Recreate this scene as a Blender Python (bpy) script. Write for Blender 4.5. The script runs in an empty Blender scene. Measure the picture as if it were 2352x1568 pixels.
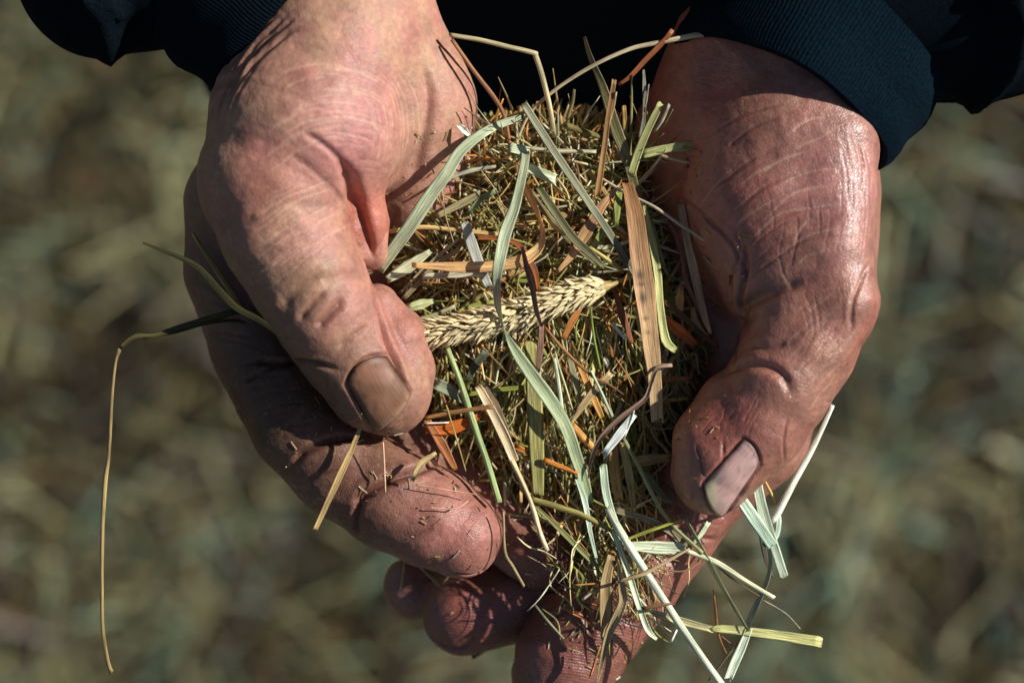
import bpy, math, random
import numpy as np
from mathutils import Matrix, Vector, Euler

R = math.radians
rng = np.random.default_rng(7)
random.seed(7)
scene = bpy.context.scene
col = scene.collection

# ------------------------------------------------------------------ camera
D = 4950.0            # camera distance to the plane the hay lies in (1 cm = 110 units)
U = 1.0 / 11000.0     # units -> metres
TILT = R(14)
HANDS = Vector((0, 0, 1.05))
ROT = Euler((TILT, 0, 0)).to_matrix()
RN = np.array(ROT)
HN = np.array(HANDS)
cam_data = bpy.data.cameras.new('camera')
cam = bpy.data.objects.new('camera', cam_data)
col.objects.link(cam)
cam.location = HANDS + ROT @ Vector((0, 0, D * U))
cam.rotation_euler = (TILT, 0, 0)
cam_data.sensor_width = 36
cam_data.lens = 36 * D / 2352
cam_data.clip_start = 0.02
cam_data.clip_end = 500
cam_data.dof.use_dof = True
cam_data.dof.focus_distance = (D - 15) * U
cam_data.dof.aperture_fstop = 7.2
scene.camera = cam

# ------------------------------------------------------------------ light
LDIR = RN @ np.array([0.80, 0.32, 0.54]); LDIR /= np.linalg.norm(LDIR)
sun_data = bpy.data.lights.new('sun', 'SUN')
sun_data.energy = 5.0
sun_data.angle = R(0.6)
sun_data.color = (1.0, 0.965, 0.90)
sun = bpy.data.objects.new('sun', sun_data)
col.objects.link(sun)
sun.location = (2, 1, 4)
sun.rotation_euler = Vector(LDIR).to_track_quat('Z', 'Y').to_euler()
world = bpy.data.worlds.new('World'); scene.world = world
world.use_nodes = True
wn = world.node_tree
sky = wn.nodes.new('ShaderNodeTexSky')
sky.sky_type = 'NISHITA'; sky.sun_disc = False
sky.sun_elevation = math.asin(LDIR[2])
sky.sun_rotation = math.atan2(LDIR[0], LDIR[1])
bg = wn.nodes['Background']; bg.inputs[1].default_value = 0.05
wn.links.new(sky.outputs[0], bg.inputs[0])
scene.view_settings.view_transform = 'Standard'
scene.view_settings.look = 'None'
scene.view_settings.exposure = -0.03
scene.view_settings.gamma = 1.0
scene.render.resolution_x = 1024
scene.render.resolution_y = 682

# ------------------------------------------------------------------ helpers
def P(x, y, z=0.0):
    """place (x right, y down, z towards the viewer) in the hands' own frame"""
    x = np.asarray(x, float); y = np.asarray(y, float); z = np.asarray(z, float)
    f = (D - z) / D
    return np.stack(np.broadcast_arrays((x - 1176) * f, -(y - 784) * f, z), -1)

def W(p):
    return (np.asarray(p, float) * U) @ RN.T + HN

def srgb(r, g, b):
    c = np.array([r, g, b], float) / 255
    return np.where(c <= 0.04045, c / 12.92, ((c + 0.055) / 1.055) ** 2.4)

def tag(o, label=None, cat=None, group=None, kind=None):
    if label: o['label'] = label
    if cat: o['category'] = cat
    if group: o['group'] = group
    if kind: o['kind'] = kind
    return o

def empty(name, loc=(0, 0, 0)):
    o = bpy.data.objects.new(name, None)
    o.location = loc; o.empty_display_size = 0.02
    col.objects.link(o)
    return o

def mesh_obj(name, V, F, mat, parent=None, colors=None, uv=None, mask=None, smooth=True, recenter=True):
    """V: n x 3 metres (world), F: m x 4 quads or list of polygons"""
    V = np.asarray(V, float)
    c = V.mean(0) if recenter and parent is None else np.zeros(3)
    if recenter and parent is not None:
        c = np.array(parent['_o']) if '_o' in parent else np.zeros(3)
    me = bpy.data.meshes.new(name)
    if isinstance(F, np.ndarray):
        k = F.shape[1]; n = len(F)
        me.vertices.add(len(V)); me.vertices.foreach_set('co', (V - c).ravel())
        me.loops.add(n * k); me.loops.foreach_set('vertex_index', F.astype(np.int32).ravel())
        me.polygons.add(n)
        me.polygons.foreach_set('loop_start', np.arange(0, n * k, k, dtype=np.int32))
        me.polygons.foreach_set('loop_total', np.full(n, k, dtype=np.int32))
        li = F.ravel()
        me.update(calc_edges=True)
    else:
        me.from_pydata([tuple(v) for v in (V - c)], [], F)
        li = np.concatenate([np.array(f) for f in F])
    me.polygons.foreach_set('use_smooth', np.full(len(me.polygons), smooth))
    if colors is not None:
        a = me.color_attributes.new('col', 'FLOAT_COLOR', 'POINT')
        cc = np.ones((len(V), 4)); cc[:, :3] = colors
        a.data.foreach_set('color', cc.ravel())
    if mask is not None:
        a = me.color_attributes.new('mask', 'FLOAT_COLOR', 'POINT')
        cc = np.ones((len(V), 4)); cc[:, :3] = mask
        a.data.foreach_set('color', cc.ravel())
    if uv is not None:
        u = me.uv_layers.new(name='UVMap')
        u.data.foreach_set('uv', np.asarray(uv)[li].ravel())
    me.materials.append(mat)
    o = bpy.data.objects.new(name, me)
    col.objects.link(o)
    if parent is not None:
        o.parent = parent
    else:
        o.location = c
    me.validate()
    return o

class Noise:
    def __init__(s, seed, n=32):
        s.n = n; s.t = np.random.default_rng(seed).random((n, n, n)) * 2 - 1
    def __call__(s, p):
        i = np.floor(p).astype(int); f = p - i; f = f * f * (3 - 2 * f)
        i %= s.n; j = (i + 1) % s.n; t = s.t
        x0, y0, z0 = i.T; x1, y1, z1 = j.T; fx, fy, fz = f.T
        c00 = t[x0, y0, z0] * (1 - fx) + t[x1, y0, z0] * fx
        c10 = t[x0, y1, z0] * (1 - fx) + t[x1, y1, z0] * fx
        c01 = t[x0, y0, z1] * (1 - fx) + t[x1, y0, z1] * fx
        c11 = t[x0, y1, z1] * (1 - fx) + t[x1, y1, z1] * fx
        return (c00 * (1 - fy) + c10 * fy) * (1 - fz) + (c01 * (1 - fy) + c11 * fy) * fz
nz = Noise(1)

def catmull(pts, step):
    pts = np.asarray(pts, float)
    if len(pts) == 2:
        n = max(2, int(np.linalg.norm(pts[1][:2] - pts[0][:2]) / step) + 1)
        t = np.linspace(0, 1, n)[:, None]
        return pts[0] * (1 - t) + pts[1] * t, np.linspace(0, 1, n)
    out = []; tt = []
    q = np.vstack([2 * pts[0] - pts[1], pts, 2 * pts[-1] - pts[-2]])
    m = len(pts) - 1
    for i in range(m):
        p0, p1, p2, p3 = q[i:i + 4]
        n = max(2, int(np.linalg.norm((p2 - p1)[:2]) / step) + 1)
        t = np.linspace(0, 1, n, endpoint=(i == m - 1))[:, None]
        out.append(0.5 * ((2 * p1) + (-p0 + p2) * t + (2 * p0 - 5 * p1 + 4 * p2 - p3) * t * t + (-p0 + 3 * p1 - 3 * p2 + p3) * t ** 3))
        tt.append((i + t[:, 0]) / m)
    return np.vstack(out), np.concatenate(tt)

# ------------------------------------------------------------------ materials
def new_mat(name):
    m = bpy.data.materials.new(name); m.use_nodes = True
    nt = m.node_tree; b = nt.nodes['Principled BSDF']
    return m, nt, b
def N(nt, t, **kw):
    n = nt.nodes.new(t)
    for k, v in kw.items():
        if k in n.inputs.keys() if hasattr(n.inputs, 'keys') else False:
            n.inputs[k].default_value = v
        else:
            setattr(n, k, v)
    return n

def skin_material():
    m, nt, b = new_mat('weathered_skin'); L = nt.links.new
    at = N(nt, 'ShaderNodeAttribute', attribute_name='col')
    mk = N(nt, 'ShaderNodeAttribute', attribute_name='mask')
    sep = N(nt, 'ShaderNodeSeparateColor'); L(mk.outputs['Color'], sep.inputs[0])
    tc = N(nt, 'ShaderNodeTexCoord')
    mp = N(nt, 'ShaderNodeMapping'); mp.inputs['Scale'].default_value = (1, 1, 1)
    L(tc.outputs['Object'], mp.inputs[0])
    n1 = N(nt, 'ShaderNodeTexNoise'); n1.inputs['Scale'].default_value = 900; n1.inputs['Detail'].default_value = 4
    n2 = N(nt, 'ShaderNodeTexNoise'); n2.inputs['Scale'].default_value = 170; n2.inputs['Detail'].default_value = 5; n2.inputs['Roughness'].default_value = .65
    for n in (n1, n2): L(mp.outputs[0], n.inputs['Vector'])
    # colour mottling
    mr = N(nt, 'ShaderNodeMapRange'); mr.inputs[1].default_value = .3; mr.inputs[2].default_value = .7
    mr.inputs[3].default_value = .72; mr.inputs[4].default_value = 1.22
    L(n2.outputs[0], mr.inputs[0])
    mr2 = N(nt, 'ShaderNodeMapRange'); mr2.inputs[1].default_value = .3; mr2.inputs[2].default_value = .7
    mr2.inputs[3].default_value = .86; mr2.inputs[4].default_value = 1.12
    L(n1.outputs[0], mr2.inputs[0])
    mul = N(nt, 'ShaderNodeMath', operation='MULTIPLY'); L(mr.outputs[0], mul.inputs[0]); L(mr2.outputs[0], mul.inputs[1])
    vm = N(nt, 'ShaderNodeVectorMath', operation='SCALE'); L(at.outputs['Color'], vm.inputs[0]); L(mul.outputs[0], vm.inputs['Scale'])
    L(vm.outputs[0], b.inputs['Base Color'])
    # cells of fine skin relief
    vo = N(nt, 'ShaderNodeTexVoronoi', feature='DISTANCE_TO_EDGE'); vo.inputs['Scale'].default_value = 1500
    nv = N(nt, 'ShaderNodeTexNoise'); nv.inputs['Scale'].default_value = 400; nv.inputs['Detail'].default_value = 2
    L(mp.outputs[0], nv.inputs['Vector'])
    mixv = N(nt, 'ShaderNodeVectorMath', operation='MULTIPLY_ADD')
    L(nv.outputs['Color'], mixv.inputs[0]); mixv.inputs[1].default_value = (.0016, .0016, .0016); L(mp.outputs[0], mixv.inputs[2])
    L(mixv.outputs[0], vo.inputs['Vector'])
    vr = N(nt, 'ShaderNodeMapRange'); vr.inputs[1].default_value = 0; vr.inputs[2].default_value = .18
    L(vo.outputs['Distance'], vr.inputs[0])
    bm1 = N(nt, 'ShaderNodeBump'); bm1.inputs['Strength'].default_value = .35; bm1.inputs['Distance'].default_value = .00010
    L(vr.outputs[0], bm1.inputs['Height'])
    bm2 = N(nt, 'ShaderNodeBump'); bm2.inputs['Strength'].default_value = .5; bm2.inputs['Distance'].default_value = .00025
    L(n1.outputs[0], bm2.inputs['Height']); L(bm1.outputs[0], bm2.inputs['Normal'])
    # finger-print ridges
    wv = N(nt, 'ShaderNodeTexWave', wave_type='BANDS', bands_direction='Y')
    wv.inputs['Scale'].default_value = 520; wv.inputs['Distortion'].default_value = 3.0; wv.inputs['Detail'].default_value = 1; wv.inputs['Detail Scale'].default_value = .18
    mp2 = N(nt, 'ShaderNodeMapping'); mp2.inputs['Rotation'].default_value = (0, 0, R(8))
    L(tc.outputs['Object'], mp2.inputs[0]); L(mp2.outputs[0], wv.inputs['Vector'])
    rm = N(nt, 'ShaderNodeMath', operation='MULTIPLY'); L(wv.outputs['Fac'], rm.inputs[0]); L(sep.outputs[0], rm.inputs[1])
    bm3 = N(nt, 'ShaderNodeBump'); bm3.inputs['Strength'].default_value = .4; bm3.inputs['Distance'].default_value = .00014
    L(rm.outputs[0], bm3.inputs['Height']); L(bm2.outputs[0], bm3.inputs['Normal'])
    L(bm3.outputs[0], b.inputs['Normal'])
    rr = N(nt, 'ShaderNodeMapRange'); rr.inputs[1].default_value = 0; rr.inputs[2].default_value = 1
    rr.inputs[3].default_value = .54; rr.inputs[4].default_value = .42
    L(sep.outputs[1], rr.inputs[0])
    ra = N(nt, 'ShaderNodeMath', operation='MULTIPLY_ADD'); L(n2.outputs[0], ra.inputs[0]); ra.inputs[1].default_value = .4
    rb = N(nt, 'ShaderNodeMath', operation='SUBTRACT'); L(rr.outputs[0], rb.inputs[0]); rb.inputs[1].default_value = .2
    L(rb.outputs[0], ra.inputs[2]); L(ra.outputs[0], b.inputs['Roughness'])
    b.inputs['Subsurface Weight'].default_value = .25
    b.inputs['Subsurface Radius'].default_value = (1, .35, .2)
    b.inputs['Subsurface Scale'].default_value = .0022
    sp = N(nt, 'ShaderNodeMath', operation='MULTIPLY_ADD'); L(sep.outputs[1], sp.inputs[0]); sp.inputs[1].default_value = .55; sp.inputs[2].default_value = .4
    L(sp.outputs[0], b.inputs['Specular IOR Level'])
    return m

def nail_material():
    m, nt, b = new_mat('fingernail'); L = nt.links.new
    at = N(nt, 'ShaderNodeAttribute', attribute_name='col')
    tc = N(nt, 'ShaderNodeTexCoord')
    n1 = N(nt, 'ShaderNodeTexNoise'); n1.inputs['Scale'].default_value = .9; n1.inputs['Detail'].default_value = 4
    mp = N(nt, 'ShaderNodeMapping'); mp.inputs['Scale'].default_value = (.4, .04, 1)
    L(tc.outputs['UV'], mp.inputs[0]); L(mp.outputs[0], n1.inputs['Vector'])
    mr = N(nt, 'ShaderNodeMapRange'); mr.inputs[1].default_value = .3; mr.inputs[2].default_value = .7
    mr.inputs[3].default_value = .78; mr.inputs[4].default_value = 1.1
    L(n1.outputs[0], mr.inputs[0])
    vm = N(nt, 'ShaderNodeVectorMath', operation='SCALE'); L(at.outputs['Color'], vm.inputs[0]); L(mr.outputs[0], vm.inputs['Scale'])
    L(vm.outputs[0], b.inputs['Base Color'])
    bm = N(nt, 'ShaderNodeBump'); bm.inputs['Strength'].default_value = .4; bm.inputs['Distance'].default_value = .0001
    L(n1.outputs[0], bm.inputs['Height']); L(bm.outputs[0], b.inputs['Normal'])
    b.inputs['Roughness'].default_value = .5
    b.inputs['Specular IOR Level'].default_value = .35
    b.inputs['Subsurface Weight'].default_value = .2
    b.inputs['Subsurface Scale'].default_value = .001
    return m

def hay_material():
    m, nt, b = new_mat('dry_grass'); L = nt.links.new
    at = N(nt, 'ShaderNodeAttribute', attribute_name='col')
    tc = N(nt, 'ShaderNodeTexCoord')
    mp = N(nt, 'ShaderNodeMapping'); mp.inputs['Scale'].default_value = (1, .035, 1)
    L(tc.outputs['UV'], mp.inputs[0])
    # veins along the blade
    wv = N(nt, 'ShaderNodeTexNoise'); wv.inputs['Scale'].default_value = .32; wv.inputs['Detail'].default_value = 5; wv.inputs['Roughness'].default_value = .7
    L(mp.outputs[0], wv.inputs['Vector'])
    mr = N(nt, 'ShaderNodeMapRange'); mr.inputs[1].default_value = .32; mr.inputs[2].default_value = .68
    mr.inputs[3].default_value = .46; mr.inputs[4].default_value = 2.15
    L(wv.outputs[0], mr.inputs[0])
    vm = N(nt, 'ShaderNodeVectorMath', operation='SCALE'); L(at.outputs['Color'], vm.inputs[0]); L(mr.outputs[0], vm.inputs['Scale'])
    L(vm.outputs[0], b.inputs['Base Color'])
    bm = N(nt, 'ShaderNodeBump'); bm.inputs['Strength'].default_value = .8; bm.inputs['Distance'].default_value = .0002
    L(wv.outputs[0], bm.inputs['Height']); L(bm.outputs[0], b.inputs['Normal'])
    b.inputs['Roughness'].default_value = .5
    b.inputs['Specular IOR Level'].default_value = .4
    return m

def cloth_material():
    m, nt, b = new_mat('navy_knit'); L = nt.links.new
    at = N(nt, 'ShaderNodeAttribute', attribute_name='col')
    tc = N(nt, 'ShaderNodeTexCoord')
    wv = N(nt, 'ShaderNodeTexWave', wave_type='BANDS', bands_direction='X')
    wv.inputs['Scale'].default_value = 1.0; wv.inputs['Distortion'].default_value = .6; wv.inputs['Detail'].default_value = 2
    L(tc.outputs['UV'], wv.inputs['Vector'])
    n1 = N(nt, 'ShaderNodeTexNoise'); n1.inputs['Scale'].default_value = 1500; n1.inputs['Detail'].default_value = 3
    L(tc.outputs['Object'], n1.inputs['Vector'])
    mr = N(nt, 'ShaderNodeMapRange'); mr.inputs[1].default_value = .2; mr.inputs[2].default_value = .8
    mr.inputs[3].default_value = .5; mr.inputs[4].default_value = 1.4
    L(n1.outputs[0], mr.inputs[0])
    vm = N(nt, 'ShaderNodeVectorMath', operation='SCALE'); L(at.outputs['Color'], vm.inputs[0]); L(mr.outputs[0], vm.inputs['Scale'])
    L(vm.outputs[0], b.inputs['Base Color'])
    bm = N(nt, 'ShaderNodeBump'); bm.inputs['Strength'].default_value = .4; bm.inputs['Distance'].default_value = .0005
    L(wv.outputs['Fac'], bm.inputs['Height'])
    bm2 = N(nt, 'ShaderNodeBump'); bm2.inputs['Strength'].default_value = .6; bm2.inputs['Distance'].default_value = .0004
    L(n1.outputs[0], bm2.inputs['Height']); L(bm.outputs[0], bm2.inputs['Normal'])
    L(bm2.outputs[0], b.inputs['Normal'])
    b.inputs['Roughness'].default_value = .9
    b.inputs['Specular IOR Level'].default_value = .05
    return m

SKIN = skin_material(); NAIL = nail_material(); HAY = hay_material(); CLOTH = cloth_material()

# ------------------------------------------------------------------ signed distance modelling
class Shape:
    """smooth union of tapered tubes; a chain is a list of (x, y, z, r)"""
    def __init__(s): s.ch = []
    def add(s, pts, k):
        q = []
        for (x, y, z, r) in pts:
            q.append((*P(x, y, z), r * (D - z) / D))
        s.ch.append((np.array(q), k))
    def addl(s, pts, k): s.ch.append((np.array(pts, float), k))
    def chain(s, q, p):
        best = None
        if len(q) == 1:
            return np.linalg.norm(p - q[0, :3], axis=1) - q[0, 3]
        for a, b in zip(q[:-1], q[1:]):
            ab = b[:3] - a[:3]; L2 = ab @ ab
            t = np.clip(((p - a[:3]) @ ab) / L2, 0, 1)
            t2 = t
            d = p - a[:3] - t[:, None] * ab
            d = np.sqrt((d * d).sum(1)) - (a[3] + (b[3] - a[3]) * t2)
            if best is None: best = d
            else:
                k = 16.0
                h = np.maximum(k - np.abs(best - d), 0) / k
                best = np.minimum(best, d) - h * h * k * .25 * 0.6
        return best
    def __call__(s, p):
        r = None
        for q, k in s.ch:
            d = s.chain(q, p)
            if r is None: r = d
            else:
                h = np.maximum(k - np.abs(r - d), 0) / k
                r = np.minimum(r, d) - h * h * k * .25
        return r
    def grad(s, p, e=1.5):
        g = np.empty_like(p)
        for i in range(3):
            o = np.zeros(3); o[i] = e
            g[:, i] = s(p + o) - s(p - o)
        return g / np.maximum(np.linalg.norm(g, axis=1, keepdims=True), 1e-9)
    def surface(s, step, subdiv, clip=None):
        qs = np.vstack([q for q, _ in s.ch])
        lo = (qs[:, :3] - qs[:, 3:4]).min(0) - 2.5 * step
        hi = (qs[:, :3] + qs[:, 3:4]).max(0) + 2.5 * step
        if clip is not None:
            lo = np.maximum(lo, clip[0]); hi = np.minimum(hi, clip[1])
        n = np.ceil((hi - lo) / step).astype(int) + 1
        ax = [lo[i] + step * np.arange(n[i]) for i in range(3)]
        G = np.empty(n)
        for i in range(n[0]):
            yy, zz = np.meshgrid(ax[1], ax[2], indexing='ij')
            p = np.stack([np.full(yy.size, ax[0][i]), yy.ravel(), zz.ravel()], 1)
            G[i] = s(p).reshape(n[1], n[2])
        ins = G < 0
        c = ins[:-1, :-1, :-1].astype(int)
        for dx, dy, dz in [(1,0,0),(0,1,0),(0,0,1),(1,1,0),(1,0,1),(0,1,1),(1,1,1)]:
            c = c + ins[dx:n[0]-1+dx, dy:n[1]-1+dy, dz:n[2]-1+dz]
        act = (c > 0) & (c < 8)
        idx = -np.ones(act.shape, int); ii = np.argwhere(act); idx[act] = np.arange(len(ii))
        V = lo + (ii + .5) * step
        F = []
        for a in range(3):
            b_, c_ = (a + 1) % 3, (a + 2) % 3
            sl0 = [slice(None)] * 3; sl1 = [slice(None)] * 3
            sl0[a] = slice(0, -1); sl1[a] = slice(1, None)
            ch = ins[tuple(sl0)] != ins[tuple(sl1)]
            e = np.argwhere(ch)
            ok = (e[:, b_] > 0) & (e[:, c_] > 0) & (e[:, b_] < n[b_] - 1) & (e[:, c_] < n[c_] - 1)
            e = e[ok]
            def g(db, dc):
                q = e.copy(); q[:, b_] += db; q[:, c_] += dc
                return idx[q[:, 0], q[:, 1], q[:, 2]]
            f = np.stack([g(-1, -1), g(0, -1), g(0, 0), g(-1, 0)], 1)
            fl = ins[e[:, 0], e[:, 1], e[:, 2]]
            f[~fl] = f[~fl][:, ::-1]
            F.append(f)
        F = np.vstack(F)
        F = F[(F >= 0).all(1)]
        def project(V, it):
            for _ in range(it):
                V = V - s.grad(V) * s(V)[:, None] * .9
            return V
        V = project(V, 3)
        for _ in range(subdiv):
            V, F = subdivide(V, F)
            V = project(V, 1)
        return V, F

def subdivide(V, F):
    n = len(V)
    E = np.sort(np.stack([F, np.roll(F, -1, 1)], 2).reshape(-1, 2), 1)
    key = E[:, 0].astype(np.int64) * n + E[:, 1]
    u, inv = np.unique(key, return_inverse=True)
    e0, e1 = u // n, u % n
    VE = (V[e0] + V[e1]) / 2; VF = V[F].mean(1)
    inv = inv.reshape(-1, 4) + n
    fc = np.arange(len(F)) + n + len(u)
    Q = [np.stack([F[:, i], inv[:, i], fc, inv[:, i - 1]], 1) for i in range(4)]
    return np.vstack([V, VE, VF]), np.vstack(Q)

def raycast(shapes, xy, z0=420.0, skip=None):
    xy = np.asarray(xy, float)
    o = np.array([0, 0, D]); d = P(xy[:, 0], xy[:, 1], 0.0) - o
    d /= np.linalg.norm(d, axis=1, keepdims=True)
    t = np.full(len(xy), D - z0)
    for _ in range(70):
        p = o + d * t[:, None]
        s = np.min([f(p) for f in shapes], 0)
        t += s * .85
    p = o + d * t[:, None]
    return p, np.abs(s) < 3

# ------------------------------------------------------------------ the two hands
L_ = Shape()
L_.add([(420,-330,-60,200),(620,-100,-30,190),(800,0,-20,172),(760,130,0,196)], 1)
L_.add([(760,120,0,195),(705,290,20,228),(640,420,50,186),(650,520,76,152),(695,620,80,133),(750,720,66,122),(800,800,36,116),(862,880,8,112),(893,905,-2,96)], 30)
L_.add([(868,700,14,48),(905,780,-4,78),(908,850,-12,90),(900,893,-12,92)], 9)                       # thumb pulp
L_.add([(826,430,36,52),(846,510,24,46),(858,585,10,34)], 22)                                          # web
L_.add([(860,40,-60,140),(945,240,-100,150),(960,420,-190,130),(1020,620,-280,120)], 60)             # heel of the hand
L_.add([(700,300,-110,150),(575,470,-140,150),(556,620,-140,130)], 40)
L_.add([(800,300,-150,130),(700,560,-240,130),(720,700,-250,112)], 45)
L_.add([(880,300,-170,120),(840,560,-280,120),(880,700,-290,108)], 45)
L_.add([(556,620,-140,130),(602,800,-132,116),(690,975,-122,114),(790,1078,-110,116),(900,1143,-95,118),(995,1192,-86,113),(1055,1228,-80,99)], 14)
L_.add([(720,700,-250,112),(800,850,-268,112),(960,1040,-255,104),(1120,1168,-225,94),(1215,1240,-205,90),(1250,1266,-200,88)], 6)
L_.add([(880,700,-290,108),(990,860,-300,104),(1140,1030,-280,94),(1290,1165,-262,84)], 6)
L_.add([(960,560,-280,100),(1080,780,-290,88),(1200,930,-280,78),(1300,1030,-260,70)], 6)

R_ = Shape()
R_.add([(2010,-160,-70,215),(1830,190,-80,200),(1800,330,-70,210),(1793,460,-60,208),(1838,600,-20,172),(1860,700,20,142),(1832,800,40,128),(1788,885,48,122)], 1)
R_.add([(1890,230,-10,112),(1915,330,50,98),(1925,450,78,84),(1912,570,96,82),(1938,690,100,78),(1880,800,86,68),(1812,885,70,64)], 50)
R_.add([(1700,300,-90,120),(1695,420,-80,128),(1705,520,-76,120),(1750,620,-60,108)], 90)
R_.add([(1788,885,46,120),(1740,965,40,116),(1664,1048,30,103),(1636,1092,24,91)], 12)
R_.add([(1688,935,30,88),(1640,1010,30,92),(1632,1080,20,88)], 16)                                 # thumb pulp
R_.add([(1700,150,-130,180),(1580,300,-150,120),(1590,460,-230,130),(1600,660,-280,125)], 60)
R_.add([(1680,300,-140,150),(1690,560,-220,140),(1700,800,-260,130)], 60)
R_.add([(1880,430,-130,140),(1876,700,-130,136),(1790,850,-165,122),(1730,1000,-190,122)], 26)
R_.add([(1730,1000,-190,122),(1603,1115,-200,118),(1533,1215,-205,114),(1453,1318,-200,114)], 16)
R_.add([(1453,1318,-200,114),(1400,1380,-185,118),(1353,1440,-178,120),(1303,1512,-175,118),(1285,1560,-175,108)], 12)
R_.add([(1700,850,-300,120),(1600,1050,-320,114),(1450,1225,-325,106),(1310,1325,-310,100),(1180,1378,-290,97),(1070,1402,-280,103)], 6)
R_.add([(1600,760,-330,112),(1500,950,-390,106),(1350,1150,-410,98),(1200,1270,-400,90),(1050,1335,-380,82),(952,1348,-360,74)], 6)
R_.add([(1560,660,-340,100),(1400,850,-400,92),(1260,1000,-400,84)], 6)
R_.add([(1600,560,-300,130),(1610,760,-320,120)], 50)

# creases: (points, half-width, depth, dirt)   dirt > 0 dark line, < 0 pale raised line
CR = []
def crease(pts, w=6, d=6, dirt=.5): CR.append((np.array(pts, float), w, d, dirt))
def family(A, B, n, w, d, dirt, jit=4, trim=.25):
    A = catmull(A, 12)[0]; B = catmull(B, 12)[0]
    m = 40
    ia = np.linspace(0, len(A) - 1, m); ib = np.linspace(0, len(B) - 1, m)
    A = np.stack([np.interp(ia, range(len(A)), A[:, k]) for k in (0, 1)], 1)
    B = np.stack([np.interp(ib, range(len(B)), B[:, k]) for k in (0, 1)], 1)
    for i in range(n):
        f = (i + .5 + rng.uniform(-.35, .35)) / n
        q = A * (1 - f) + B * f
        a = int(rng.uniform(0, trim) * m); b = m - int(rng.uniform(0, trim) * m)
        ph = rng.uniform(0, 6.28)
        s = np.arange(m)
        q = q + (jit * np.sin(s * .22 + ph) * .5 + jit * .25 * np.sin(s * .7 + ph * 2))[:, None] * np.array([.6, .8])
        if b - a > 4: CR.append((q[a:b:2], w * rng.uniform(1.0, 1.6), d * rng.uniform(.5, 1.2), dirt * rng.uniform(.5, 1.2)))
# left: web fold between thumb and palm
crease([(690,300),(740,330),(780,368),(800,400)], 8, 6, .25)
crease([(775,365),(800,402),(816,450),(828,500),(846,560),(862,610)], 14, 20, .35)
crease([(800,395),(815,440),(823,490)], 22, 16, .2)
crease([(660,350),(710,385),(760,430),(800,480)], 9, 3, .1)
crease([(852,640),(862,690),(878,740),(893,790),(915,840),(936,895)], 9, 16, .25)
crease([(640,712),(672,680),(708,650),(750,632)], 15, 9, .3)
crease([(735,650),(790,632),(830,630)], 12, 5, .15)
crease([(684,738),(712,704),(752,668)], 8, 7, .4)
crease([(726,755),(758,722),(795,684)], 10, 11, .5)
crease([(775,800),(815,770),(850,745)], 7, 5, .3)
crease([(915,480),(880,560),(865,590)], 6, 6, .1)
crease([(965,130),(985,210),(975,310),(945,420)], 14, 10, .1)
crease([(620,80),(560,140),(520,200),(500,270)], 8, 6, .3)
crease([(640,50),(580,110),(545,170),(520,230)], 7, 5, .3)
crease([(680,40),(610,90),(575,140)], 6, 4, .2)
# left index
crease([(560,840),(600,832),(650,835),(700,830),(780,850)], 8, 10, .7)
crease([(560,880),(610,850),(640,838)], 6, 6, .5)
crease([(672,1068),(690,1045),(730,1022),(790,1005),(840,1005)], 9, 14, .8)
crease([(700,1110),(740,1090),(800,1070)], 6, 4, .5)
crease([(822,1175),(828,1145),(860,1120),(910,1095),(962,1078),(1010,1062)], 11, 17, .8)
crease([(818,1230),(815,1190),(830,1150)], 8, 10, .6)
crease([(900,1020),(930,1035),(985,1040)], 5, 3, .3)
crease([(975,1335),(1040,1318),(1085,1318),(1125,1302),(1142,1278)], 5, 6, .8)
crease([(930,1240),(970,1222),(1000,1210)], 5, 3, .4)
# right palm and thumb
crease([(1560,590),(1590,660),(1640,712),(1700,742),(1740,720)], 12, 14, .5)
crease([(1700,745),(1720,700),(1780,668),(1850,642)], 14, 9, .4)
crease([(1708,560),(1712,620),(1700,690),(1704,740)], 8, 9, .6)
crease([(1560,450),(1620,500),(1680,560),(1705,620)], 6, 5, .5)
crease([(1668,858),(1700,842),(1735,838),(1775,846),(1800,866),(1818,905)], 10, 10, .35)
crease([(1720,790),(1760,800),(1810,788)], 9, 5, .3)
crease([(1700,775),(1690,810),(1686,840)], 7, 6, .3)
crease([(1890,920),(1945,935),(1960,990),(1940,1030)], 4, 3, .3)
crease([(1945,925),(1985,950),(1990,990)], 4, 3, .3)
crease([(1660,1000),(1662,1050),(1660,1085),(1640,1110),(1600,1125)], 4, 3, .5)
crease([(1600,1020),(1612,1060),(1618,1100)], 4, 3, .4)
crease([(1810,960),(1800,1010),(1800,1060)], 4, 3, .3)
crease([(1975,330),(1985,400),(1980,450)], 5, 2.5, .3)
crease([(2000,600),(1960,690),(1955,770)], 6, 5, .4)
crease([(1330,1360),(1345,1410),(1358,1470)], 10, 10, .5)
crease([(1480,1200),(1500,1260),(1560,1300)], 8, 6, .5)
crease([(1240,1430),(1300,1400),(1360,1390),(1430,1420),(1480,1440)], 8, 8, .5)
crease([(1530,1180),(1590,1230),(1650,1240)], 7, 6, .4)
crease([(968,1420),(990,1462),(1030,1488),(1065,1488),(1090,1470)], 6, 8, 1.0)
crease([(1180,1310),(1220,1345),(1260,1355),(1310,1350)], 6, 7, .8)
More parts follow.
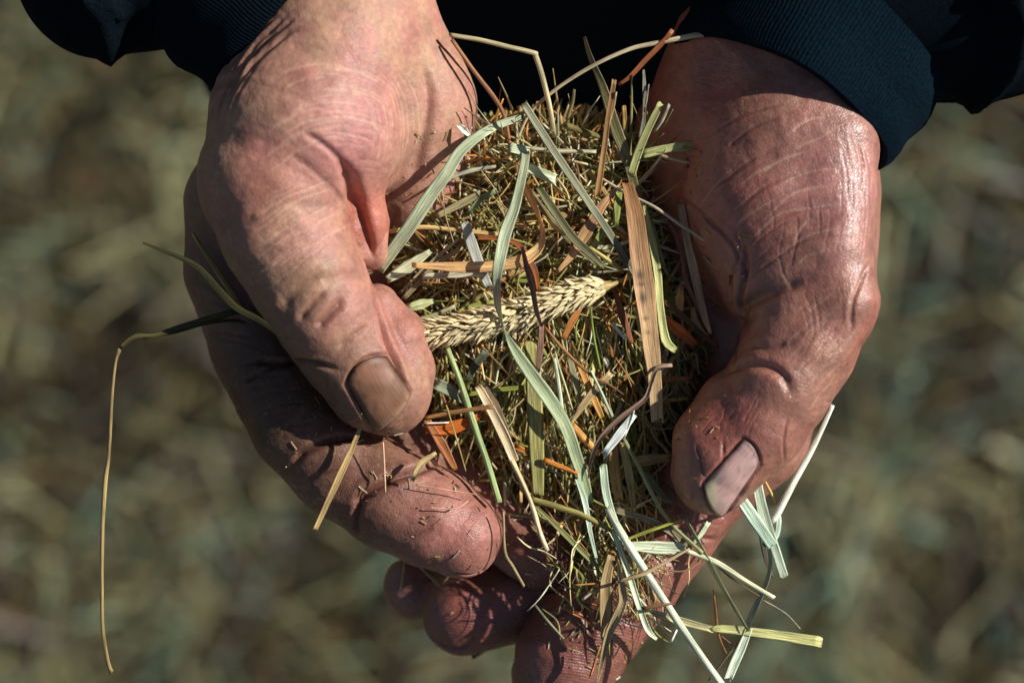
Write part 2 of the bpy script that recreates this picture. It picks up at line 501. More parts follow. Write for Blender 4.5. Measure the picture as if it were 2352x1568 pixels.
# fine line families
family([(520,520),(640,430),(760,380)], [(600,680),(700,600),(820,520)], 18, 2.4, 1.1, -.75, 5, .45)
family([(560,230),(700,150),(860,170),(940,260)], [(600,420),(720,330),(840,330),(900,420)], 18, 2.4, 1.1, -.8, 7, .5)
family([(900,120),(960,220),(960,340),(900,470)], [(760,140),(840,240),(850,350),(820,430)], 12, 2.4, 1.2, -.8, 4, .4)
family([(620,20),(540,110),(480,230),(455,350)], [(760,20),(640,100),(560,190),(520,300)], 9, 4.5, 4.0, .22, 4, .25)
family([(760,190),(850,200),(950,250)], [(740,380),(850,400),(930,420)], 9, 2.5, 1.0, -.2, 6, .5)
family([(560,600),(640,540),(740,520)], [(660,760),(730,700),(800,640)], 9, 2.4, .9, .2, 4, .45)
def lines(L, w, d, dirt):
    for l in L: crease([(u * .45 + 1411, v * .45) for u, v in l], w, d, dirt)
lines([[(860,940),(930,900),(1060,865),(1150,860)],[(740,890),(850,820),(940,785),(1000,770)],[(920,780),(960,740),(1060,700),(1180,630)],
       [(890,690),(950,640),(1020,605),(1100,605)],[(640,950),(730,880),(850,820)],[(760,1130),(900,1000),(1010,960),(1110,950)],
       [(700,1220),(850,1090),(1010,1060),(1180,1030)],[(920,1240),(960,1160),(1000,1120)],[(800,1340),(900,1260),(1020,1190),(1180,1160)],
       [(430,1060),(520,940),(640,830)],[(610,1170),(700,1090),(830,1010)],[(840,1300),(860,1390),(900,1480)],[(930,1360),(1000,1300),(1100,1270)]], 2.9, 1.0, -.8)
lines([[(480,700),(620,610),(760,560),(880,530)],[(560,770),(700,660),(850,600)],[(500,980),(640,860),(760,790)],[(610,1160),(640,1250),(630,1330),(600,1400),(590,1530)],
       [(640,1280),(660,1380),(670,1480)],[(700,1260),(800,1180),(900,1130)],[(720,1400),(860,1290),(960,1240)],[(640,1060),(760,960),(900,900)]], 4, 2.2, .5)
family([(1570,420),(1700,310),(1850,260),(1960,290)], [(1700,690),(1790,600),(1890,560),(2000,560)], 12, 2.4, .8, .28, 3, .5)
family([(1720,420),(1740,520),(1720,640)], [(1950,360),(1950,500),(1920,640)], 8, 2.2, 1.0, .3, 7, .5)
family([(1760,780),(1860,690),(1990,620)], [(1850,960),(1930,860),(1995,760)], 12, 2.4, .9, -.5, 5, .5)
family([(1820,650),(1850,760),(1800,860)], [(1980,600),(1990,740),(1920,880)], 9, 2.4, 1.0, .35, 8, .5)
family([(1960,260),(2005,370),(2010,500),(1990,640)], [(1900,260),(1930,370),(1940,500),(1930,640)], 5, 3.0, 1.0, .3, 7, .4)
family([(1570,960),(1640,900),(1720,870)], [(1600,1080),(1680,1000),(1740,960)], 7, 2.2, .9, .2, 3, .45)
family([(1690,880),(1650,960),(1640,1060)], [(1790,900),(1720,1000),(1700,1020)], 6, 2.2, 1.0, .25, 4, .4)
family([(520,900),(600,860),(700,860)], [(620,1040),(690,1000),(780,1000)], 9, 2.4, 1.2, .35, 4, .5)
family([(740,1120),(820,1080),(920,1040)], [(820,1200),(860,1160),(960,1080)], 5, 2.4, 1.2, .3, 4, .5)
family([(1380,1180),(1480,1300),(1560,1330)], [(1560,1120),(1640,1200),(1700,1180)], 9, 2.6, 1.6, .3, 5, .4)
family([(455,620),(500,650),(580,660)], [(480,800),(520,790),(600,800)], 7, 3, 2.2, .4, 5, .4)

# nail beds: corner points cuticle-a, cuticle-b, tip-b, tip-a
NAILS = {
 'L': dict(q=[(795,884),(892,818),(944,900),(858,990)], cut=24, tip=10, shapes='L',
           base=srgb(150,108,84), tipc=srgb(172,140,112), lun=srgb(168,120,98)),
 'R': dict(q=[(1706,1010),(1744,1070),(1662,1186),(1618,1108)], cut=12, tip=12, shapes='R',
           base=srgb(214,174,166), tipc=srgb(224,208,172), lun=srgb(215,180,175)),
}
def nail_grid(q, cut, tip, nu=28, nv=36):
    a, b, c, d = [np.array(p, float) for p in q]
    ax = ((d + c) / 2 - (a + b) / 2); ax /= np.linalg.norm(ax)
    u = np.linspace(0, 1, nu); v = np.linspace(0, 1, nv)
    UU, VV = np.meshgrid(u, v, indexing='xy')
    base = (a * (1 - UU[..., None]) + b * UU[..., None]) * (1 - VV[..., None]) + (d * (1 - UU[..., None]) + c * UU[..., None]) * VV[..., None]
    bow = (1 - (2 * UU - 1) ** 2)
    base = base + ax * (-cut * bow * (1 - VV) + tip * bow * VV)[..., None]
    return base, UU, VV
for k, n in NAILS.items():
    g, UU, VV = nail_grid(n['q'], n['cut'], n['tip'])
    n['g'] = g; n['U'] = UU; n['V'] = VV
    n['hit'] = raycast([L_ if k == 'L' else R_], g.reshape(-1, 2))[0]
    crease(g[::4, -1], 5, 3.5, .3)
    crease(g[::4, 0], 5, 3.5, .3)
    crease(g[0, ::3], 5, 4, .45)
    crease(g[-1, ::3], 5, 6, .7)

CR3 = []
sizes = []; allp = []
for pts, w, d, dirt in CR:
    q = catmull(np.c_[pts, np.zeros(len(pts))], 9)[0][:, :2] if len(pts) < 14 else pts
    allp.append(q); sizes.append(len(q))
hit, ok = raycast([L_, R_], np.vstack(allp))
i = 0
for (pts, w, d, dirt), s in zip(CR, sizes):
    h = hit[i:i + s]; o = ok[i:i + s]; i += s
    CR3.append((h, o, w, d, dirt))

def sculpt(S, V):
    n = S.grad(V)
    disp = np.zeros(len(V))
    for k_, nn_ in NAILS.items():
        h = nn_['hit']
        m = np.where(((V > h.min(0) - 12) & (V < h.max(0) + 12)).all(1))[0]
        if not len(m): continue
        best = np.full(len(m), 1e9)
        for j in range(len(h)):
            best = np.minimum(best, ((V[m] - h[j]) ** 2).sum(1))
        disp[m] -= 4 * np.clip(1.6 - np.sqrt(best) / 6, 0, 1); dark = np.zeros(len(V)); pale = np.zeros(len(V))
    for h, ok, w, d, dirt in CR3:
        lo = h.min(0) - 3 * w; hi = h.max(0) + 3 * w
        m = np.where(((V > lo) & (V < hi)).all(1))[0]
        if not len(m): continue
        p = V[m]; best = np.full(len(m), 1e9)
        tt = np.zeros(len(m))
        for j in range(len(h) - 1):
            if not (ok[j] and ok[j + 1]): continue
            if np.linalg.norm(h[j + 1] - h[j]) > 60: continue
            ab = h[j + 1] - h[j]; t = np.clip(((p - h[j]) @ ab) / max(ab @ ab, 1e-6), 0, 1)
            dd = np.linalg.norm(p - h[j] - t[:, None] * ab, axis=1)
            b = dd < best; best[b] = dd[b]; tt[b] = ((j + t[b]) / (len(h) - 1))
        taper = np.clip(np.minimum(tt, 1 - tt) * 6, .12, 1)
        g = np.exp(-(best / w) ** 2 * 1.2) * taper
        rim = np.exp(-((best - 2.0 * w) / (w * .9)) ** 2) * taper
        disp[m] += -d * g + d * .10 * rim
        if dirt > 0: dark[m] = np.maximum(dark[m], dirt * np.exp(-(best / (w * .6)) ** 2) * taper)
        else: pale[m] = np.maximum(pale[m], -dirt * np.exp(-(best / (w * .8)) ** 2) * taper)
    disp = np.maximum(disp, -26)
    disp += nz(V / 85) * 3.2 + nz(V / 34 + 9) * 1.5 + nz(V / 13 + 3) * .55
    return V + n * disp[:, None], n, dark, pale

def px_of(V):
    f = D / (D - V[:, 2])
    return np.stack([V[:, 0] * f + 1176, -V[:, 1] * f + 784], 1)

def blob(p, c, r):
    return np.exp(-((p - np.array(P(*c))) ** 2).sum(1) / (r * r))

TAN = srgb(188,140,118); PINK = srgb(196,132,122); RED = srgb(160,98,86); BROWN = srgb(128,92,70); OLIVE = srgb(140,112,88)
def skin_colour(V, side, dark, pale):
    c = np.tile(TAN if side == 'L' else srgb(162,116,98), (len(V), 1))
    def mix(col_, w):
        nonlocal c
        w = np.clip(w, 0, 1)[:, None]; c = c * (1 - w) + col_ * w
    nn = nz(V / 110 + 5) * .6 + nz(V / 45 + 11) * .4
    mix(srgb(206,134,126) if side == 'L' else RED, np.clip(nn * 2.0 + .2, 0, 1) * .42)
    nn2 = nz(V / 70 + 21) * .6 + nz(V / 24 + 2) * .4
    mix(srgb(200,160,128) if side == 'L' else srgb(184,130,108), np.clip(nn2 * 2.2, 0, 1) * .65)
    if side == 'L':
        mix(srgb(190,118,122), blob(V, (840,300,200), 150) * .7)
        mix(srgb(182,100,92), blob(V, (600,440,200), 90) * .5)
        mix(srgb(196,96,76), blob(V, (840,500,40), 80) * .75)
        mix(srgb(204,122,112), blob(V, (930,760,80), 110) * .6)
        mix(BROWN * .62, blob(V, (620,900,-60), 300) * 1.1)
        mix(srgb(120,80,64), blob(V, (850,1120,0), 190) * .9)
        mix(srgb(172,106,96), blob(V, (1060,1210,20), 150) * .8)
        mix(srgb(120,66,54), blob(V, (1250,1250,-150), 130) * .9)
        mix(BROWN * .7, blob(V, (470,600,-60), 200) * .7)
        # grime speckles on the index finger
        g = np.clip(nz(V / 9 + 31) * 1.6 - .5, 0, 1) * np.clip(blob(V, (760,1040,0), 260) * 1.3, 0, 1)
        mix(srgb(96,66,48), g * .6)
        g = np.clip(nz(V / 6 + 17) * 2 - 1.1, 0, 1) * np.clip(blob(V, (800,1040,0), 300) * 1.3, 0, 1)
        mix(srgb(200,160,110), g * .7)
        mix(srgb(70,40,32), blob(V, (584,500,216), 11) * .9)
    else:
        mix(srgb(150,84,70), blob(V, (1650,480,60), 190) * .6)
        mix(srgb(172,84,66), blob(V, (1500,300,-30), 130) * .7)
        mix(srgb(206,140,136), blob(V, (1960,450,120), 170) * .5)
        mix(srgb(186,80,78), blob(V, (1990,760,60), 90) * .5)
        mix(srgb(168,84,72), blob(V, (1640,980,130), 130) * .6)
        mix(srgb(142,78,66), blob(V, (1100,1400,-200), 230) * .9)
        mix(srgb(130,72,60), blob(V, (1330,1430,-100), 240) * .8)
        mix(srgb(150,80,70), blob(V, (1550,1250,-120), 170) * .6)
        g = np.clip(nz(V / 15 + 41) * 1.8 - .55, 0, 1)
        mix(srgb(176,84,84), g * .3)
    c = c * (1 - .68 * np.clip(dark, 0, 1)[:, None] * np.array([.85, 1.05, 1.1]))
    pp = np.clip(pale, 0, 1)[:, None]
    c = c * (1 - pp * .5) + srgb(232,196,168) * pp * .5
    return np.clip(c, .005, .9)

person = empty('person', (0.0, 0.30, 0.0))
person['_o'] = (0.0, 0.30, 0.0)
tag(person, 'person in a dark navy jacket with two weathered cupped hands held out full of hay', 'person')

parts = []
for side, S in (('L', L_), ('R', R_)):
    V, F = S.surface(12.0, 2)
    V2, n, dark, pale = sculpt(S, V)
    C_ = skin_colour(V, side, dark, pale)
    M_ = np.zeros((len(V), 3))
    ridge = [((1230,1260,-130), 90, 1.), ((1080,1400,-190), 120, 1.), ((1330,1450,-80), 150, .9), ((1060,1220,0), 90, .15), ((940,1345,-300), 80, .6)]
    for c, r, a in ridge: M_[:, 0] = np.maximum(M_[:, 0], a * blob(V, c, r))
    M_[:, 1] = 1.0 if side == 'R' else .2
    if side == 'L': M_[:, 1] += .3 * blob(V, (1080,1240,10), 90)
    parts.append((W(V2), F, C_, M_))
# forearms, upper arms and chest, hidden in the jacket, carried on in the same body
def upper(S, g, t):
    a = P(420, -330, -60) if t else P(305, -200, -60); b = P(2010, -160, -70) if t else P(2250, -100, -60)
    S.addl([(*a, 200 if t else 225), (-1386, 1957, 300, 380 + g), (-1350, 2350, 1500, 400 + g), (-850, 2500, 2700, 440 + g)], 1)
    S.addl([(*b, 210 if t else 290), (1544, 1957, 300, 380 + g), (1450, 2350, 1500, 400 + g), (900, 2500, 2700, 440 + g)], 1)
    S.addl([(-850, 2500, 2700, 440 + g), (12, 2700, 2900, 520 + g), (900, 2500, 2700, 440 + g)], 150)
    S.addl([(12, 1900, -2300, 780 + g), (12, 2100, -200, 780 + g), (12, 2400, 1500, 800 + g), (12, 2500, 2500, 700 + g)], 200)
B_ = Shape(); upper(B_, -130, True)
V, F = B_.surface(90.0, 0)
parts.append((W(V), F, np.tile(TAN, (len(V), 1)), np.zeros((len(V), 3))))
off = 0; VV = []; FF = []; CC = []; MM = []
for v, f, c, m in parts:
    VV.append(v); FF.append(f + off); CC.append(c); MM.append(m); off += len(v)
body = mesh_obj('body', np.vstack(VV), np.vstack(FF), SKIN, person, np.vstack(CC), None, np.vstack(MM))
del VV, FF, CC, MM

body['_o'] = person['_o']
# nails seen from above
for k, nn in NAILS.items():
    S = L_ if k == 'L' else R_
    g, UU, VVv = nn['g'], nn['U'], nn['V']
    nv, nu = UU.shape
    h, ok = raycast([S], g.reshape(-1, 2))
    nr = S.grad(h, 14.0)
    arch = (1 - (2 * UU - 1) ** 2)
    lift = (-1.0 + 6.0 * arch ** .6 + 4 * VVv).ravel()
    edge = (np.minimum(np.minimum(UU, 1 - UU) * 8, 1) * np.minimum(VVv * 10, 1)).ravel()
    top = h + nr * (lift - 3 * (1 - edge))[:, None]
    bot = h + nr * (lift - 7)[:, None]
    vs = np.vstack([top, bot]); fs = []
    idx = np.arange(nv * nu).reshape(nv, nu); o = nv * nu
    a = np.stack([idx[:-1, :-1], idx[:-1, 1:], idx[1:, 1:], idx[1:, :-1]], -1).reshape(-1, 4)
    fs.append(a); fs.append(a[:, ::-1] + o)
    def side_(r):
        return np.stack([r[:-1], r[1:], r[1:] + o, r[:-1] + o], 1)
    for r in (idx[0], idx[-1][::-1], idx[:, 0][::-1], idx[:, -1]): fs.append(side_(r)[:, ::-1])
    v = VVv.ravel()
    edgev = .84 + .05 * np.sin(UU.ravel() * 3.1)
    tipw = 1 / (1 + np.exp(-(v - edgev) * 60)) if k == 'R' else np.clip((v - .9) * 10, 0, 1)
    if k == 'R': tipw = 1 / (1 + np.exp(-((v * .8 + (1 - UU.ravel()) * .33) - .86) * 40))
    lun = np.exp(-(v / .18) ** 2)
    c = nn['base'] * (1 - lun[:, None] * .5) + nn['lun'] * lun[:, None] * .5
    c = c * (1 - tipw[:, None]) + nn['tipc'] * tipw[:, None]
    dirt = np.clip(np.exp(-((np.minimum(UU, 1 - UU).ravel()) / .06) ** 2) * .7 + np.exp(-(v / .05) ** 2) * .6 + .3 * np.clip(nz(h / 11 + 50) * 2 - .7, 0, 1) + .25 * np.clip(nz(h / 26 + 5) * 2, 0, 1), 0, .85)
    c = c * (1 - dirt[:, None])
    uv = np.stack([UU.ravel() * 100, v * 100], 1)
    mesh_obj('fingernail', W(vs), np.vstack(fs), NAIL, body, np.vstack([c, c]), np.vstack([uv, uv]), smooth=True)
body_o = person['_o']
# nails on the far side of the finger tips (only their rims show)
def under_nail(c, axis, normal, r, length, arc, colr):
    c = P(*c); a = np.array([axis[0], -axis[1], axis[2]], float); a /= np.linalg.norm(a)
    n = np.array([normal[0], -normal[1], normal[2]], float); n -= a * (n @ a); n /= np.linalg.norm(n)
    b = np.cross(a, n)
    nu, nv = 21, 13
    th = np.linspace(-arc, arc, nu); s = np.linspace(0, 1, nv)
    T_, S_ = np.meshgrid(th, s)
    rim = np.cos(T_ / arc * 1.3)
    rr = r * (1 - .06 * S_)
    p = c + (a[None, None] * (S_ * length * (.80 + .2 * rim))[..., None] + n * (np.cos(T_) * rr)[..., None] + b * (np.sin(T_) * rr)[..., None])
    top = p.reshape(-1, 3); ctr = c + a * (S_ * length).ravel()[:, None]
    bot = top + (ctr - top) * (5 / r)
    idx = np.arange(nv * nu).reshape(nv, nu); o = nv * nu
    f = np.stack([idx[:-1, :-1], idx[:-1, 1:], idx[1:, 1:], idx[1:, :-1]], -1).reshape(-1, 4)
    fs = [f, f[:, ::-1] + o]
    for rw in (idx[0], idx[-1][::-1], idx[:, 0][::-1], idx[:, -1]):
        fs.append(np.stack([rw[:-1], rw[1:], rw[1:] + o, rw[:-1] + o], 1)[:, ::-1])
    uv = np.stack([T_.ravel() * 50, S_.ravel() * 100], 1)
    C_ = np.tile(colr, (2 * nv * nu, 1))
    mesh_obj('fingernail', W(np.vstack([top, bot])), np.vstack(fs), NAIL, body, C_, np.vstack([uv, uv]))
under_nail((1010,1215,-92), (.62,.72,-.30), (-.25,.35,-1), 100, 132, 1.05, srgb(170,140,105))
under_nail((1235,1255,-205), (.72,.62,-.3), (-.2,.4,-1), 86, 96, 1.05, srgb(120,90,72))
under_nail((1100,1395,-285), (-.80,.62,-.25), (-.1,.5,-1), 101, 112, 1.1, srgb(120,98,80))
under_nail((970,1348,-362), (-.9,.4,-.2), (-.1,.4,-1), 74, 70, 1.0, srgb(110,80,66))
under_nail((1320,1490,-178), (-.5,.85,-.2), (-.3,.2,-1), 116, 120, 1.0, srgb(130,98,82))

# ------------------------------------------------------------------ jacket
def sleeve_colour(V, base, tint=None, c=None, r=1):
    C_ = np.tile(base, (len(V), 1))
    return C_
NAVY = np.array([.0035, .0080, .0125]); NAVY_SUNLIT = np.array([.0035, .012, .021]); NAVY_LIFTED = np.array([.014, .028, .036])
J_ = Shape()
J_.add([(2045,-75,-80,296),(2250,-75,-60,312),(2700,-500,100,380),(2820,-1300,300,430),(2800,-2300,1500,480),(1900,-2700,2800,600)], 1)
J_.add([(305,-112,-80,242),(250,-112,-60,236),(160,-420,0,330),(-300,-1300,300,430),(-300,-2300,1500,480),(500,-2700,2800,600)], 1)
J_.add([(500,-2700,2800,600),(1200,-2800,2900,650),(1900,-2700,2800,600)], 100)
J_.add([(1965,-120,-80,232),(2300,-500,100,360)], 40)
J_.add([(550,-195,-60,222),(160,-420,0,330)], 40)
V, F = J_.surface(30.0, 1, clip=(np.array([-2600, -400, -700]), np.array([2600, 1600, 900])))
V = V[:, :]
n = J_.grad(V)
fold = np.sin(V[:, 0] / 60 + V[:, 1] / 95 + nz(V / 250) * 3) * 3 + nz(V / 200) * 16
V = V + n * fold[:, None]
# long crescent folds on the right sleeve
q = px_of(V)
def fold_line(V, q, pts, w, d):
    pts = catmull(np.c_[np.array(pts, float), np.zeros(len(pts))], 15)[0][:, :2]
    best = np.min(np.linalg.norm(q[:, None] - pts[None], axis=2), 1)
    return d * np.exp(-(best / w) ** 2)
near = np.where((q[:, 0] > 1700) & (q[:, 1] < 500) & (n[:, 2] > -.2))[0]
V[near] += n[near] * (fold_line(V[near], q[near], [(2320,-60),(2345,60),(2325,150),(2260,220),(2190,262)], 16, 34)
                      - fold_line(V[near], q[near], [(2270,-60),(2285,60),(2260,160),(2200,215)], 34, 26))[:, None]
near = np.where((q[:, 0] < 800) & (q[:, 1] < 400) & (n[:, 2] > -.2))[0]
V[near] += n[near] * (fold_line(V[near], q[near], [(170,-30),(235,40),(255,140)], 20, 26)
                      + fold_line(V[near], q[near], [(230,-30),(280,45)], 12, 24)
                      - fold_line(V[near], q[near], [(290,-30),(300,60)], 46, 22))[:, None]
Ca = np.tile(NAVY, (len(V), 1))
# torso: a column of cloth behind the hands
def ring_mesh(name, centres, ru, rv, uax, vax, mat, parent, base, nth=120, ribs=0, uvs=1.0, lean=None, power=2.0, wobble=0, closed_ends=False, inner=0):
    cs = np.array(centres, float); m = len(cs)
    th = np.linspace(0, 2 * np.pi, nth + 1)
    ct = np.sign(np.cos(th)) * np.abs(np.cos(th)) ** (2 / power); st = np.sign(np.sin(th)) * np.abs(np.sin(th)) ** (2 / power)
    rows = []
    for i in range(m):
        r = cs[i] + ct[:, None] * (np.array(uax) * ru[i]) + st[:, None] * (np.array(vax) * rv[i])
        if wobble:
            d = r - cs[i]; d /= np.linalg.norm(d, axis=1, keepdims=True)
            r = r + d * (nz(r / 160 + 3) * wobble)[:, None]
        r[-1] = r[0]
        rows.append(r)
    if inner:
        for i in range(m):      # inside face, walked back
            r = rows[m - 1 - i]; c = cs[m - 1 - i]
            d = r - c; L = np.linalg.norm(d, axis=1, keepdims=True)
            rows.append(c + d * (1 - inner / L))
        rows.append(rows[0])
    V = np.array(rows); mm = len(rows)
    idx = np.arange(mm * (nth + 1)).reshape(mm, nth + 1)
    f = np.stack([idx[:-1, :-1], idx[:-1, 1:], idx[1:, 1:], idx[1:, :-1]], -1).reshape(-1, 4)
    uu = np.tile(th / (2 * np.pi) * uvs, mm); vv = np.repeat(np.arange(mm), nth + 1) * .2
    return V.reshape(-1, 3), f, np.stack([uu, vv], 1)
jv, jf, jc, ju = [V], [F], [Ca], [np.stack([V[:, 0] / 9, V[:, 1] / 9], 1)]
JU = Shape(); upper(JU, 0, False)
Vu, Fu = JU.surface(85.0, 1, clip=(np.array([-3000, 1300, -4000]), np.array([3000, 5000, 4000])))
jn = len(V)
jv.append(Vu); jf.append(Fu + jn); jc.append(np.tile(NAVY, (len(Vu), 1))); ju.append(np.stack([Vu[:, 0] / 9, Vu[:, 1] / 9], 1))
V = np.vstack([V, Vu])
zs = (-520, -521, -525, -545, -620, -800, -1200, -1600, -2000)
fr = (.01, .4, .7, .88, .97, 1, 1, 1, 1)
cs = [P(1230, -320, z) for z in zs]
s = [880 * k_ * (D - z) / D for z, k_ in zip(zs, fr)]
Vt, Ft, Ut = ring_mesh('t', cs, s, [x * .98 for x in s], (1, 0, 0), (0, 1, 0), CLOTH, None, NAVY, nth=160, wobble=60, power=2.3)
jv.append(Vt); jf.append(Ft + len(V)); jc.append(np.tile(NAVY_LIFTED, (len(Vt), 1))); ju.append(Ut * 300)  # torso navy is lightened in its colour to offset the shade there
jacket = mesh_obj('jacket', W(np.vstack(jv)), np.vstack(jf), CLOTH, person, np.vstack(jc), np.vstack(ju))
jacket['_o'] = person['_o']
tag(jacket, 'dark navy jacket with ribbed cuffs')
def cuff(c0, ax, u, r0, lean, base, n=16, length=300, z0=-40):
    ax = np.array([ax[0], -ax[1], ax[2]], float); ax /= np.linalg.norm(ax)
    u = np.array([u[0], -u[1], 0], float); u -= ax * (u @ ax); u /= np.linalg.norm(u)
    w = np.cross(u, ax); 
    if w[2] < 0: w = -w
    c = P(*c0, z0)
    cs = []; ru = []; rv = []
    for i in range(n):
        t = i / (n - 1)
        cs.append(c + ax * length * t)
        e = math.exp(-t * 9) * 12
        ru.append(r0 * (1 + .10 * t) - e + 5 * math.sin(t * 19)); rv.append(r0 * .80 * (1 + .08 * t) - e)
    return ring_mesh('c', cs, ru, rv, u, w + ax * lean, CLOTH, None, base, nth=400, uvs=60, wobble=14, inner=20)
cv, cf, cu = cuff((1790, 238), (.52, -.85, -.05), (.86, .52), 294, .24, NAVY_SUNLIT, length=330)
cuR = mesh_obj('cuff', W(cv), cf, CLOTH, jacket, np.tile(NAVY_SUNLIT, (len(cv), 1)), cu * np.array([1, 1]))  # bluish sunlit sheen of this cuff is put into its cloth colour
tag(cuR, 'navy ribbed cuff with its sunlit blue sheen coloured in')
cv, cf, cu = cuff((738, 28), (-.68, -.73, -.05), (-.73, .68), 304, .12, NAVY, length=330)
mesh_obj('cuff', W(cv), cf, CLOTH, jacket, np.tile(NAVY * 1.3, (len(cv), 1)), cu)
# ------------------------------------------------------------------ hay
def blade(pts, w, base, th=None, twist=0.0, cup=.12, nseg=8, step=10, ragged=.35, spots=None, seed=0, round_=False, wend=None, col2=None):
    """pts: (x, y, z) list -> V (local frame), F, colours, uv"""
    r = np.random.default_rng(seed)
    path, t = catmull(pts, step)
    C = P(path[:, 0], path[:, 1], path[:, 2]); m = len(C)
    T = np.gradient(C, axis=0); T /= np.maximum(np.linalg.norm(T, axis=1, keepdims=True), 1e-9)
    up = np.array([0, 0, 1.0])
    Nn = up - T * (T @ up)[:, None]; Nn /= np.maximum(np.linalg.norm(Nn, axis=1, keepdims=True), 1e-6)
    B = np.cross(T, Nn)
    tw = np.interp(t, np.linspace(0, 1, len(np.atleast_1d(twist))), np.atleast_1d(twist)) if np.size(twist) > 1 else np.full(m, float(twist))
    ca, sa = np.cos(tw)[:, None], np.sin(tw)[:, None]
    Nn, B = Nn * ca + B * sa, B * ca - Nn * sa
    w = np.atleast_1d(np.array(w, float)); ww = np.interp(t, np.linspace(0, 1, len(w)), w) if len(w) > 1 else np.full(m, w[0])
    if round_: thk = ww * .85
    else: thk = np.full(m, th if th else 2.2)
    a = np.arange(nseg) / nseg * 2 * np.pi
    cx, sx = np.cos(a), np.sin(a)
    off = B[:, None] * (cx * .5)[None, :, None] * ww[:, None, None] + Nn[:, None] * ((sx * .5)[None, :, None] * thk[:, None, None])
    if not round_: off += Nn[:, None] * ((cx ** 2 * cup)[None, :, None] * ww[:, None, None])
    V = C[:, None] + off
    for e, sg in ((0, -1), (-1, 1)):
        V[e] += T[e] * (r.uniform(-.2, 1, nseg) * ww[e] * ragged * sg)[:, None]
    V = V.reshape(-1, 3)
    idx = np.arange(m * nseg).reshape(m, nseg); nx = np.roll(idx, -1, 1)
    f = np.stack([idx[:-1], nx[:-1], nx[1:], idx[1:]], -1).reshape(-1, 4)
    c0 = len(V); V = np.vstack([V, C[0], C[-1]])
    k2 = [0, 2, 4, 6] if nseg == 8 else list(range(0, nseg, 2))
    caps = []
    for i in k2:
        j = (i + 1) % nseg; l = (i + 2) % nseg
        caps.append([c0, idx[0, l], idx[0, j], idx[0, i]]); caps.append([c0 + 1, idx[-1, i], idx[-1, j], idx[-1, l]])
    f = np.vstack([f, caps])
    base = np.array(base, float)
    cc = np.tile(base, (m, 1))
    if col2 is not None: cc = base * (1 - t[:, None]) + np.array(col2) * t[:, None]
    v_ = 1 + .22 * np.interp(t, np.linspace(0, 1, 7), r.uniform(-1, 1, 7)); cc = cc * v_[:, None]
    cc = np.repeat(cc, nseg, 0)
    s_ = np.tile(1 + r.uniform(-.16, .16, nseg), m); cc = cc * s_[:, None]
    if spots:
        for (tc_, wd, dk) in spots:
            cc = cc * (1 - dk * np.exp(-((np.repeat(t, nseg) - tc_) / wd) ** 2) * np.tile(np.where(sx > -.1, np.exp(-((cx - .25) / .4) ** 2), .2) if min(dk, 1) > 0 else np.ones(nseg), m))[:, None]
    cc = np.vstack([cc, cc[0], cc[-1]])
    s = np.concatenate([[0], np.cumsum(np.linalg.norm(np.diff(C, axis=0), axis=1))])
    uo = r.uniform(0, 500); vo = r.uniform(0, 5000)
    ucx = cx * .5 + np.where(sx < 0, .25, 0)
    uvu = (ucx[None] * ww[:, None]).ravel() + uo; uvv = np.repeat(s, nseg) + vo
    uv = np.vstack([np.stack([uvu, uvv], 1), [[uo, vo]], [[uo, vo + s[-1]]]])
    return V, f, np.clip(cc, .003, .95), uv

def hay_obj(name, label, cat, data, group=None):
    V, f, c, uv = data
    o = mesh_obj(name, W(V), f, HAY, None, c, uv)
    return tag(o, label, cat, group)

TL = dict(A=(846.7, 47.0), B=(846.7, 376.3), C=(1129.0, 329.3), D=(940.8, 752.6), E=(1223.0, 1098.0), X=(0, 0))
MINT = srgb(176,186,150); PALE = srgb(190,182,148); STRAW = srgb(190,164,120); TANH = srgb(172,132,88); RUST = srgb(150,88,44)
DKB = srgb(92,60,38); OLV = srgb(116,112,70); GRN = srgb(128,136,70); YGR = srgb(172,172,112); GRY = srgb(150,148,126)
GOLD = srgb(184,132,58); WHT = srgb(222,224,204); ORG = srgb(178,92,34)
K = 1
def tr(tile, pts, z, w, colr, label, name='grass_blade', cat='grass blade', group=None, seed=None, **kw):
    """traced piece; z = heights at start .. end"""
    ox, oy = TL[tile]; s = .3 if tile != 'X' else 1
    p = np.array(pts, float); zz = np.interp(np.linspace(0, 1, len(p)), np.linspace(0, 1, len(np.atleast_1d(z))), np.atleast_1d(z))
    q = np.stack([p[:, 0] * s + ox, p[:, 1] * s + oy, zz], 1)
    global K; K += 1
    return hay_obj(name, label, cat, blade(q, np.atleast_1d(np.array(w, float)) * s * 1.04, colr, seed=K, **kw), group)
ST = dict(name='straw', cat='straw', round_=True)

tr('A', [(1085,960),(1040,740),(960,590),(800,380),(640,150)], [-50,40], [26,34,28], srgb(140,96,62), 'brown stalk leaning against the left wrist, meeting a pale straw at its top', **ST)
tr('A', [(622,112),(850,150),(1060,200),(1265,250),(1278,270),(1330,430),(1390,680),(1420,880)], [40,40,30,-40], [34,36,40,34], srgb(176,164,124), 'pale hooked straw standing topmost against the dark jacket', **ST)
tr('A', [(1130,940),(1210,750),(1300,640),(1500,480),(1750,330),(2000,220),(2200,175),(2420,130),(2640,90)], [-50,20,50], [18,26,30,36,46], srgb(184,168,134), 'long thin arching straw sweeping up to the right sleeve', **ST)
tr('A', [(1915,490),(2000,430),(2120,300),(2250,170),(2320,80)], [10,50], [24,44,36], srgb(140,82,48), 'short rust brown leaf crossing the arched straw in front of the jacket', twist=.3)
tr('A', [(1655,130),(1700,280),(1800,520),(1900,850),(1980,1050),(2030,1250),(2090,1380)], [30,-10,-50], [30,50,90,80,40], srgb(112,106,68), 'broad olive blade rising above the heap with a folded tip', twist=[.8,.2,.1])
